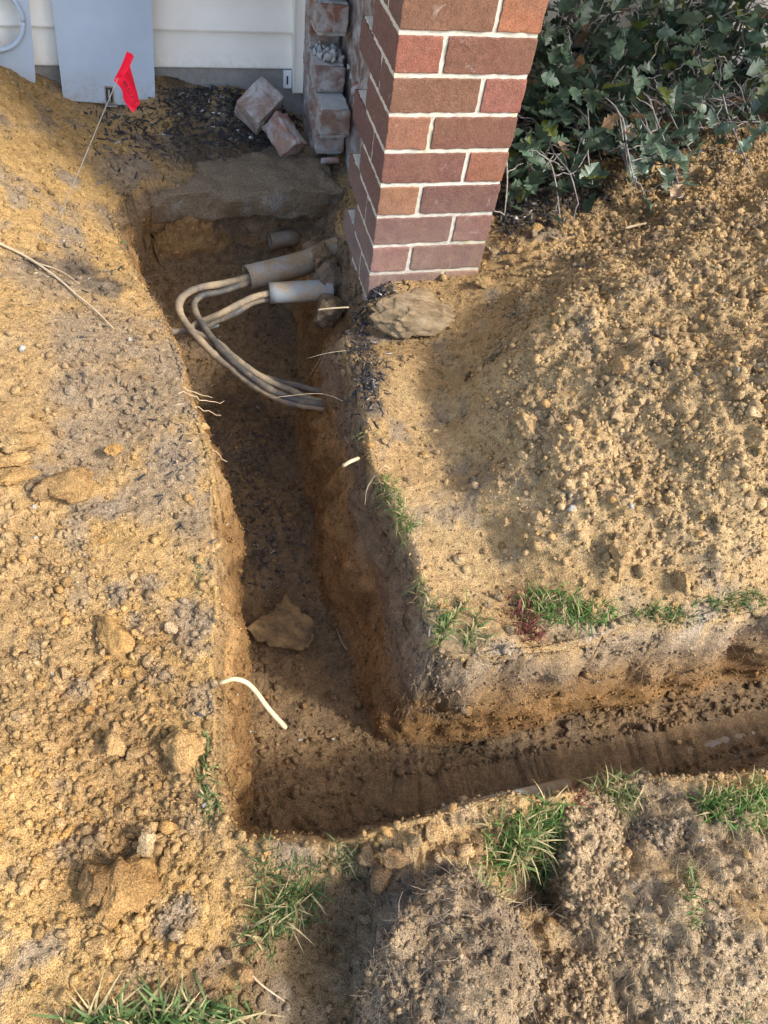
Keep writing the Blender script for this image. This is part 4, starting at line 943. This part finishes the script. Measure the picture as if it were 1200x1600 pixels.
# ---------------------------------------------------------------- bark mulch
def chips(name, n, region, label, seed, smin=.008, smax=.032, tint=(.035, .034, .036), up=.003):
    r = np.random.default_rng(seed); Vs = []; Fs = []; Cs = []; b = 0; tri = np.array(BOXF)
    while b < n*8:
        u0, v0, su, sv = region[r.integers(len(region))]; p0 = hit_fast(u0+su*r.normal(), v0+sv*r.normal())
        if p0 is None: continue
        p, nn, cc = p0
        l = smin*(smax/smin)**r.random(); q = np.array(boxv(-l/2, l/2, -l*r.uniform(.06, .16), l*r.uniform(.06, .16), -l*.03, l*.05))
        q[[1, 2, 5, 6], 1] *= r.uniform(.2, 1); q[:, 2] += .15*l*(np.abs(q[:, 0])/l)*r.normal()
        e = Euler((r.normal()*.5, r.normal()*.28, r.uniform(0, 6.28))).to_matrix(); q = q@np.array(e).T+p+nn*(up*r.uniform(.2, 1.6))
        Vs.append(q); Fs.append(tri+b); b += 8; k2 = r.random(); c = np.array(tint)*r.uniform(.5, 1.7)
        if k2 > .9: c = np.array((.17, .15, .13))
        if k2 > .985: c = np.array((.55, .53, .5))
        Cs.append(np.tile(c, (8, 1)))
    o = link(name, npmesh(name, np.vstack(Vs), np.vstack(Fs), False, np.vstack(Cs)), M['chip']); return tag(o, label, 'mulch', None, 'stuff')
def hit_fast(u, v):
    """cheap: iterate plane height with nearest ground vertex"""
    z = 0.0
    for _ in range(5):
        c = at(u, v, z)
        if not (-1.6 < c[0] < 2.1 and -1.9 < c[1] < .99): return None
        p, nn, cc = surf(c[0], c[1]); z = .5*z+.5*p[2]
    return surf(c[0], c[1], z)
chips('bark_mulch', 1500, [(340, 165, 50, 20), (380, 150, 45, 18), (300, 150, 40, 15), (430, 190, 25, 22), (400, 215, 35, 10), (290, 205, 50, 22), (450, 170, 12, 20)], 'black shredded bark mulch along the foundation behind the hole', 601)
chips('bark_mulch', 260, [(235, 225, 50, 28), (200, 200, 30, 20)], 'sparse black bark shreds on the soil below the red flag', 602)
chips('bark_mulch', 700, [(560, 500, 14, 26), (568, 560, 16, 26), (590, 455, 18, 8), (575, 610, 12, 20)], 'black bark mulch along the trench lip at the pillar\'s foot', 603, .006, .024)
chips('bark_mulch', 420, [(400, 760, 26, 60), (430, 850, 28, 40), (390, 690, 20, 40)], 'dark bark shreds and pebbles on the long trench floor', 604, .006, .02, (.05, .05, .055))
chips('bark_mulch', 260, [(120, 420, 45, 25), (170, 520, 55, 50), (220, 620, 40, 70), (250, 720, 30, 60)], 'dark bark shreds pressed into the grey upper left bank', 605, .003, .02)
chips('bark_mulch', 1100, [(800, 330, 18, 30), (850, 320, 40, 22), (900, 290, 60, 30), (1000, 250, 90, 40), (1130, 200, 60, 30)], 'black bark mulch in the shade beneath the holly', 606)
chips('bark_mulch', 60, [(760, 950, 60, 20), (700, 960, 20, 20), (250, 980, 60, 200)], 'stray bark shreds on the soil beside the grass', 607, .006, .02)

# ---------------------------------------------------------------- holly bush
def leaf_mesh(name, seed, dead=False):
    r = np.random.default_rng(seed); side = []
    n = 4; pts = [(0, .0)]
    for i in range(n):                        # alternating hollows and spines along one edge
        y0 = .10+.78*i/n; w = .30*math.sin(math.pi*min(.97, (i+.75)/(n+.35)))**.7
        pts.append((w*.80, y0)); pts.append((w*1.22+.015, y0+.10+.03*r.random()))
    tip = (0, 1.0); L = pts[1:]
    V_ = [(0, 0, 0)]; F_ = []
    mid = []; rt = []; lf = []
    for (w, y) in L:
        mid.append(len(V_)); V_.append((0, y*.98, 0)); rt.append(len(V_)); V_.append((w, y, 0)); lf.append(len(V_)); V_.append((-w*r.uniform(.9, 1.1), y+r.normal()*.01, 0))
    t_ = len(V_); V_.append((0, 1.06, 0))
    F_ += [(0, rt[0], mid[0]), (0, mid[0], lf[0])]
    for i in range(len(L)-1): F_ += [(mid[i], rt[i], rt[i+1], mid[i+1]), (mid[i], mid[i+1], lf[i+1], lf[i])]
    F_ += [(mid[-1], rt[-1], t_), (mid[-1], t_, lf[-1])]
    Q = np.array(V_); fold = r.uniform(.25, .5)*(2.2 if dead else 1); cur = r.uniform(-.35, .25)*(2.5 if dead else 1)
    Q[:, 2] = np.abs(Q[:, 0])*fold+cur*(Q[:, 1]-.3)**2+.05*np.sin(Q[:, 1]*11+seed)*np.abs(Q[:, 0])*3
    spn = np.abs(Q[:, 0]) > .3; Q[spn, 2] += r.uniform(-.06, .06, spn.sum())
    me = pymesh(name, Q, F_, False); me.materials.append(M['leaf']); return me
LEAF = [leaf_mesh('leaf', 700+i) for i in range(7)]; DEAD = [leaf_mesh('dead_leaf', 720+i, True) for i in range(3)]
bush = empty('holly_bush', (.95, .80, 0)); tag(bush, 'spiny dark green holly bush with bare grey twigs right of the pillar', 'bush'); bp_ = Vector(bush.location)
rb_ = np.random.default_rng(77); tw = []; tips = []
BASES = [np.array((.62, .72, -.02)), np.array((.9, .80, 0)), np.array((1.15, .82, .0)), np.array((1.45, .85, .02)), np.array((.78, .85, -.02))]
def bpt(u, v, y): return aty(u, v, y)
# targets: (px, py, depth y, leafiness)
TG = []
for u, v, y, k2 in [(800,330,.40,1),(830,300,.45,1),(860,335,.36,1),(880,280,.45,1),(910,320,.36,1),(940,300,.36,1),(930,250,.48,1),(970,290,.36,1),(1010,300,.34,1),(1040,270,.36,1),(860,250,.55,1),
     (890,230,.55,.7),(960,230,.46,.8),(1000,255,.42,.9),(1060,300,.3,.9),(1080,250,.38,.6),(1105,200,.42,.7),(1130,225,.38,.4),(830,220,.6,.8),(850,180,.62,.8),(880,150,.66,.6),(930,160,.58,.7),(960,110,.6,.6),
     (1000,190,.5,.35),(1040,200,.45,.2),(1080,150,.5,.2),(1120,160,.5,.15),(1160,180,.45,.2),(1190,210,.4,.8),(1050,110,.55,.2),(1100,110,.55,.2),(1150,100,.55,.15),(1190,130,.5,.2),
     (900,60,.7,.6),(870,100,.7,.7),(930,30,.75,.5),(950,60,.68,.7),(1050,30,.6,1),(1080,50,.55,1),(1110,25,.55,1),(1130,55,.52,1),(1160,30,.5,1),(1185,60,.48,1),(1195,20,.48,1),(1065,75,.56,1),(1100,-20,.6,1),
     (1020,-20,.65,.8),(980,-10,.7,.6),(900,-30,.75,.6),(1150,-40,.55,1),(1230,120,.45,.8),(1240,40,.45,1),(1250,200,.4,.7),(1200,-40,.5,1),(820,270,.5,.9),(900,190,.55,.6),(1010,150,.52,.4),(1180,260,.34,.7)]:
    if v > 215: g_ = hit(u, v); p_ = at(u, v, g_[2]+.035+.04*(k2 < .5))
    else: p_ = at(u, v, .12+.0014*(215-v))
    if p_[1] > .9: p_ = bpt(u, v, .85)
    TG.append((p_, k2))
def branch(a, b, r0, r1, wig, sag=0.0):
    d = np.linalg.norm(b-a); n = 6; L = []
    for i in range(n+1):
        t_ = i/n; L.append(a*(1-t_)+b*t_+rb_.normal(size=3)*wig*d*math.sin(math.pi*t_)+np.array((0, 0, .18*d*math.sin(math.pi*t_)))*(1-sag))
    P = crom(L, 3); return P, np.linspace(r0, r1, len(P))
joints = []
for (p, k2) in TG:
    b0 = BASES[int(np.argmin([abs(p[0]-q[0])+.2*rb_.random() for q in BASES]))]+rb_.normal(size=3)*np.array((.03, .03, 0))
    P, R = branch(b0, p+rb_.normal(size=3)*.015, .0058, .0016, .022); tw.append((P, R, 5)); joints.append((P, k2))
    for _ in range(6):
        i = rb_.integers(len(P)//3, len(P)); a = P[i]; q = a+rb_.normal(size=3)*np.array((.06, .05, .05)); q[2] = max(q[2], .02)
        P2, R2 = branch(a, q, .0022, .0009, .035, .8); tw.append((P2, R2, 4)); tips.append((P2[-1], k2)); 
        if rb_.random() < .6:
            a2 = P2[rb_.integers(4, len(P2))]; q2 = a2+rb_.normal(size=3)*.03; tw.append((*branch(a2, q2, .0014, .0007, .03, .8), 3)); tips.append((q2, k2))
o = link('twigs', tubes('twigs', tw), M['twig'], bush); o.location = -bp_
for b0 in BASES:
    for j in range(2):
        P, R = branch(b0-np.array((0, 0, .1)), b0+np.array((rb_.normal()*.12, -.02+rb_.normal()*.06, .34)), .0125, .006, .05, 1)
        o = link('stem', tubes('stem', [(P, R, 8)]), M['twig'], bush); o.location = -bp_
spots = []
for p, k2 in tips:
    if rb_.random() < .18+.95*k2:
        for _ in range(1+int(rb_.random()*3.2*k2)): spots.append((p+rb_.normal(size=3)*.013, k2))
for _ in range(1900):   # the dense inner growth
    q = np.array((rb_.uniform(.36, 1.9), rb_.uniform(.42, .985), rb_.uniform(-.02, .95))); 
    if q[1] < .68+.10*rb_.normal() and q[0] > .75: continue
    spots.append((q, .5))
nl = 0; massV = []; massF = []; massC = []; mb = 0
spots.sort(key=lambda s: s[0][1]-s[0][2]*.3)
for i, (p, k2) in enumerate(spots):
    dead = rb_.random() < .04; s = rb_.uniform(.050, .082)
    yaw = rb_.uniform(0, 6.28); e = Euler((rb_.normal()*.5+.35, rb_.normal()*.5, yaw))
    g = rb_.random(); col = np.array((.07, .112, .07))*(.55+.9*g) if not dead else np.array((.27, .175, .10))*rb_.uniform(.7, 1.4)
    if not dead and rb_.random() < .08: col = np.array((.13, .16, .035))
    if dead: s *= .75
    me = DEAD[rb_.integers(3)] if dead else LEAF[rb_.integers(7)]
    if nl < 300:
        o = link('leaf', me, None, bush, Vector(p)-bp_, e, (s, s, s)); o.color = (*col, 1); nl += 1
        if dead: o['label'] = 'dry tan dead leaf'
    else:
        q = np.array([v.co[:] for v in me.vertices])*s@np.array(e.to_matrix()).T+p
        for f in me.polygons:
            vi = list(f.vertices); 
            for t3 in ((vi[0], vi[1], vi[2]),)+(((vi[0], vi[2], vi[3]),) if len(vi) == 4 else ()): massF.append([mb+x for x in t3])
        massV.append(q); massC.append(np.tile(col, (len(q), 1))); mb += len(q)
if mb:
    o = link('foliage', npmesh('foliage', np.vstack(massV), np.array(massF), False, np.vstack(massC)), M['leafmass'], bush); o.location = -bp_; o['kind'] = 'stuff'

# ---------------------------------------------------------------- grass
def grass(label, region, n, hmin, hmax, seed, tint=(.095, .165, .038), lean=.8, dry=.34, wdt=.0011):
    r = np.random.default_rng(seed); Vs = []; Fs = []; Cs = []; b = 0; cnt = 0; tries = 0; c0 = None
    n = int(n*1.4)
    while cnt < n and tries < n*8:
        tries += 1; u0, v0, su, sv = region[r.integers(len(region))]; h0 = hit_fast(u0+su*np.clip(r.normal(), -1.8, 1.8), v0+sv*np.clip(r.normal(), -1.8, 1.8))
        if h0 is None: continue
        p, nn, cc = h0
        if p[2] < -.07: continue
        if c0 is None: c0 = p.copy()
        L = .8*(hmin+(hmax-hmin)*r.random()); az = r.uniform(0, 6.28); dr = np.array((math.cos(az), math.sin(az), 0)); ln = abs(r.normal())*lean
        w = wdt*r.uniform(.7, 1.5); sd_ = np.array((-dr[1], dr[0], 0)); seg = 5
        col = (np.array(tint)*.9+np.mean(tint)*.1)*r.uniform(.6, 1.35)
        if r.random() < dry: col = np.array((.42, .34, .17))*r.uniform(.7, 1.2)
        for i in range(seg+1):
            t_ = i/seg; a = ln*t_*1.3; q = p-np.array((0, 0, .004))+dr*(L*t_*math.sin(min(a, 1.7)))+np.array((0, 0, L*t_*math.cos(min(a, 1.75))*(1-.15*t_)))
            ww = w*(1-t_**2.2*.92); Vs.append(q-sd_*ww); Vs.append(q+sd_*ww+np.array((0, 0, .0004))); Cs += [col*(.9+.35*t_)]*2
        for i in range(seg): Fs.append((b+2*i, b+2*i+1, b+2*i+3, b+2*i+2))
        b += 2*(seg+1); cnt += 1
    if c0 is None: print('NOGRASS', label); return
    Vs = np.array(Vs)-c0; o = link('grass_tuft', npmesh('grass_tuft', Vs, np.array(Fs), True, np.array(Cs)), M['grass'], None, c0); return tag(o, label, 'grass')
G = grass
G('bright green grass tuft on the trench corner left of the red grass', [(720, 975, 22, 16), (705, 990, 14, 10)], 170, .02, .055, 801)
G('long green grass strip at the mound\'s foot right of the red grass', [(880, 955, 34, 13), (850, 945, 22, 12), (920, 962, 22, 9)], 330, .02, .06, 802, (.075, .18, .025))
G('thin green grass below the upright clods at the mound\'s foot', [(1035, 960, 26, 7)], 150, .018, .045, 803)
G('green grass at the photo\'s right edge below the mound', [(1130, 945, 25, 7), (1175, 935, 20, 7)], 150, .018, .045, 804)
G('dark red grass tuft on the lip beside two pale pebbles', [(815, 965, 12, 16), (830, 985, 8, 10)], 110, .03, .065, 805, (.17, .05, .035), .7, .05)
G('small grass tuft on the lip beside the cables', [(563, 685, 6, 7)], 40, .02, .045, 806, (.11, .15, .05))
G('broad-leaved green tuft hanging over the long trench\'s right lip', [(605, 770, 8, 16), (620, 800, 8, 14), (632, 830, 8, 14)], 150, .018, .05, 807, (.10, .18, .035), .9)
G('a few grass blades on the right lip above the trench corner', [(655, 925, 8, 12), (668, 945, 8, 8)], 40, .02, .045, 808)
G('tall dense green tuft on the near lip in the centre foreground', [(820, 1310, 30, 24), (850, 1290, 22, 18), (800, 1340, 22, 16), (850, 1330, 18, 18)], 480, .03, .075, 809, (.085, .17, .03), .75)
G('pale grass tuft at the edge of the overturned sod', [(735, 1395, 16, 12), (755, 1410, 14, 8)], 90, .03, .08, 810, (.17, .21, .06), 1.0, .3)
G('bushy green and straw tuft overhanging the near trench lip', [(955, 1235, 18, 10), (968, 1245, 12, 10)], 150, .025, .06, 811, (.12, .16, .04), .9, .35)
G('thick green grass at the right edge of the near bank', [(1150, 1255, 30, 16), (1185, 1265, 18, 18), (1120, 1265, 14, 10)], 380, .025, .065, 812, (.08, .18, .03))
G('dark green tuft below the trench\'s left corner', [(440, 1425, 26, 22), (420, 1450, 18, 18), (460, 1400, 18, 12)], 210, .03, .075, 813, (.07, .13, .03), .7)
G('sparse short grass on the near lip under the trench corner', [(470, 1355, 34, 10), (535, 1340, 14, 14), (410, 1350, 14, 20)], 120, .015, .045, 814, (.10, .15, .05), .8, .25)
G('long green grass at the bottom left edge of the photo', [(250, 1600, 60, 16), (320, 1590, 40, 14), (180, 1600, 40, 8)], 330, .035, .08, 815, (.10, .17, .045), .6, .3, .0017)
G('short grass fringe on the left lip near the trench corner', [(322, 1200, 5, 26), (326, 1250, 6, 22)], 110, .01, .034, 816, (.09, .15, .04), .7, .2)
G('tiny grass sprigs on the left lip beside the trench rock', [(310, 900, 4, 14)], 30, .01, .028, 817, (.12, .17, .07))
G('reddish grass stems on the near lip between the two big tufts', [(900, 1270, 12, 14)], 40, .02, .05, 818, (.24, .06, .04), .8, .1)
G('small green tuft low in the right foreground', [(1075, 1385, 8, 24), (1080, 1430, 8, 14)], 60, .015, .04, 819, (.09, .16, .04))
G('pale green tuft at the bottom right corner', [(1145, 1590, 12, 12)], 50, .015, .04, 820, (.16, .21, .09))
G('yellow-green weeds at the foundation beside the metal panel', [(268, 119, 9, 4)], 60, .02, .05, 821, (.08, .11, .02), .8, .15, .003)
G('green sprout in the hole\'s left corner', [(196, 366, 7, 5)], 22, .01, .03, 822, (.10, .20, .04), .8, 0, .003)

# ---------------------------------------------------------------- roots, sticks
pr = [at(338, 1068, -.02), at(347, 1066, -.005), at(365, 1061, .0), at(384, 1066, -.012), at(400, 1081, -.03), at(420, 1108, -.06), at(446, 1137, -.10)]
P = crom(pr, 6); tag(link('bent_root', tubes('bent_root', [(P, np.interp(np.arange(len(P)), [0, len(P)*.4, len(P)-1], [.0028, .0042, .0046]), 8)]), M['peeled']), 'pale peeled root bending out over the trench', 'root')
def ground_line(L, lift=.003): return [hit(u, v)+np.array((0, 0, lift)) for u, v in L]
P = crom(ground_line([(-5, 380), (40, 402), (85, 432), (120, 462), (150, 487), (178, 515)]), 5)
Q2 = crom(ground_line([(60, 413), (95, 425), (125, 445)]), 5)
tag(link('dry_stick', tubes('dry_stick', [(P, np.linspace(.0036, .0016, len(P)), 6), (Q2, np.linspace(.002, .001, len(Q2)), 5)]), M['stick']), 'long thin brown stick lying on the upper left bank', 'stick')
P = crom(ground_line([(390, 1520), (410, 1540), (445, 1565)]), 5); tag(link('dry_stick', tubes('dry_stick', [(P, np.linspace(.0018, .001, len(P)), 5)]), M['stick']), 'dry straw stem at the bottom of the photo near dark soil', 'stick')
P = crom(ground_line([(975, 360), (990, 356), (1008, 352)], .006), 5); tag(link('dry_stick', tubes('dry_stick', [(P, np.linspace(.004, .003, len(P)), 6)]), M['stick']), 'short brown twig on the soil in front of the holly', 'stick')
P = [at(497, 484, -.09), at(515, 482, -.085), at(545, 480, -.08)]; tag(link('cut_root', tubes('cut_root', [(crom(P, 4), np.full(9, .0022), 6)]), M['stick']), 'cut brown root end below the clean conduit', 'root')
P = [at(536, 728, -.02), at(548, 721, -.01), at(560, 716, -.02)]; tag(link('cut_root', tubes('cut_root', [(crom(P, 4), np.full(9, .004), 6)]), M['peeled']), 'short pale cut root on the right trench lip', 'root')
rr_ = np.random.default_rng(55)
LR = [((265, 600), (300, 612), (330, 622)), ((285, 612), (320, 626), (350, 628)), ((280, 630), (320, 640), (348, 652)), ((290, 660), (315, 682), (330, 690)), ((300, 690), (330, 700), (352, 722)), ((310, 715), (322, 735), (330, 741)),
      ((255, 560), (262, 575), (270, 590)), ((250, 545), (272, 552), (285, 562))]
for i, L in enumerate(LR):
    a = hit(*L[0]); P = [a+np.array((-.015, 0, -.01)), a+np.array((0, 0, -.004)), at(*L[1], a[2]-.03), at(*L[2], a[2]-.06)]
    P = crom(P, 5); P[5:] += rr_.normal(size=(len(P)-5, 3))*.0015
    tag(link('thin_root', tubes('thin_root', [(P, np.linspace(.0014, .0007, len(P)), 4)]), M['root']), 'thin pale root reaching out of the left trench wall opposite the cables', 'root', 'thin roots in the left wall')
RR = [((540, 548), (510, 552), (480, 560)), ((520, 520), (500, 560), (482, 590)), ((545, 690), (530, 660), (520, 640)), ((600, 730), (575, 760), (570, 790)), ((540, 1010), (515, 962), (500, 970)), ((545, 630), (500, 615), (420, 622))]
for i, L in enumerate(RR):
    a = hit(*L[0]); P = crom([a+np.array((.012, 0, -.005)), a+np.array((-.003, 0, .0)), at(*L[1], a[2]-.02), at(*L[2], a[2]-.05)], 5)
    tag(link('thin_root', tubes('thin_root', [(P, np.linspace(.0013, .0006, len(P)), 4)]), M['root']), 'thin root hanging from the right trench wall', 'root', 'thin roots in the right wall')
def fibres(name, n, region, lmin, lmax, label, seed, hang=False, col=(.40, .31, .20), w=.00032):
    r = np.random.default_rng(seed); Vs = []; Fs = []; Cs = []; b = 0; cnt = 0; tries = 0
    while cnt < n and tries < n*5:
        tries += 1; u0, v0, su, sv = region[r.integers(len(region))]; h0 = hit_fast(u0+su*r.normal(), v0+sv*r.normal())
        if h0 is None: continue
        p, nn, cc = h0; L = r.uniform(lmin, lmax); d = r.normal(size=3); d -= nn*np.dot(d, nn)*.85; d /= np.linalg.norm(d)
        if hang: d = d*.6+np.array((0, 0, -.8))+nn*.4
        q = p+nn*.001; cur = r.normal(size=3)*.5; seg = 5; sd_ = np.cross(d, nn); sd_ /= np.linalg.norm(sd_)+1e-9; cc_ = np.array(col)*r.uniform(.6, 1.35)
        for i in range(seg+1):
            ww = w*r.uniform(.8, 1.2)*(1-.6*i/seg); Vs += [q-sd_*ww, q+sd_*ww, q+nn*ww*1.6]; Cs += [cc_]*3
            d = d+cur*.25+r.normal(size=3)*.22; d /= np.linalg.norm(d); q = q+d*L/seg
            if not hang: q = q+nn*.0006
        for i in range(seg):
            for k2 in range(3): k3 = (k2+1) % 3; Fs.append((b+3*i+k2, b+3*i+k3, b+3*i+3+k3, b+3*i+3+k2))
        b += 3*(seg+1); cnt += 1
    print(name, label, cnt)
    if cnt == 0: return
    o = link(name, npmesh(name, np.array(Vs), np.array(Fs), True, np.array(Cs)), M['fibre']); return tag(o, label, 'roots', None, 'stuff')
fibres('root_fibres', 300, [(560, 1420, 40, 30), (660, 1400, 40, 20), (800, 1430, 30, 40)], .012, .05, 'fine root fibres on the soil around the large overturned sod', 901, False, (.36, .29, .21))
fibres('root_fibres', 1100, [(1000, 1260, 40, 20), (1060, 1320, 60, 40), (1150, 1350, 50, 50), (1000, 1440, 70, 50), (1080, 1540, 70, 50)], .012, .045, 'straw-coloured root fibres over the right foreground clods', 902)
fibres('root_fibres', 800, [(850, 1040, 110, 22), (1000, 1020, 90, 26), (700, 1070, 40, 30), (1120, 1010, 60, 30)], .01, .04, 'fine roots combed over the sunlit wall of the short trench leg', 903, True)
fibres('root_fibres', 550, [(610, 960, 22, 60), (590, 850, 20, 60), (560, 720, 16, 40), (620, 1050, 25, 30)], .01, .045, 'fine roots hanging from the shaded right trench wall', 904, True, (.28, .21, .15))
fibres('root_fibres', 500, [(290, 640, 16, 60), (255, 540, 14, 30), (320, 780, 10, 60), (225, 460, 14, 30)], .01, .04, 'fine roots along the lip of the left trench wall', 905, True)
fibres('root_fibres', 240, [(260, 350, 50, 14), (320, 360, 50, 14), (290, 400, 40, 14)], .02, .07, 'brown root hairs hanging at the back of the hole', 906, True, (.24, .16, .1))
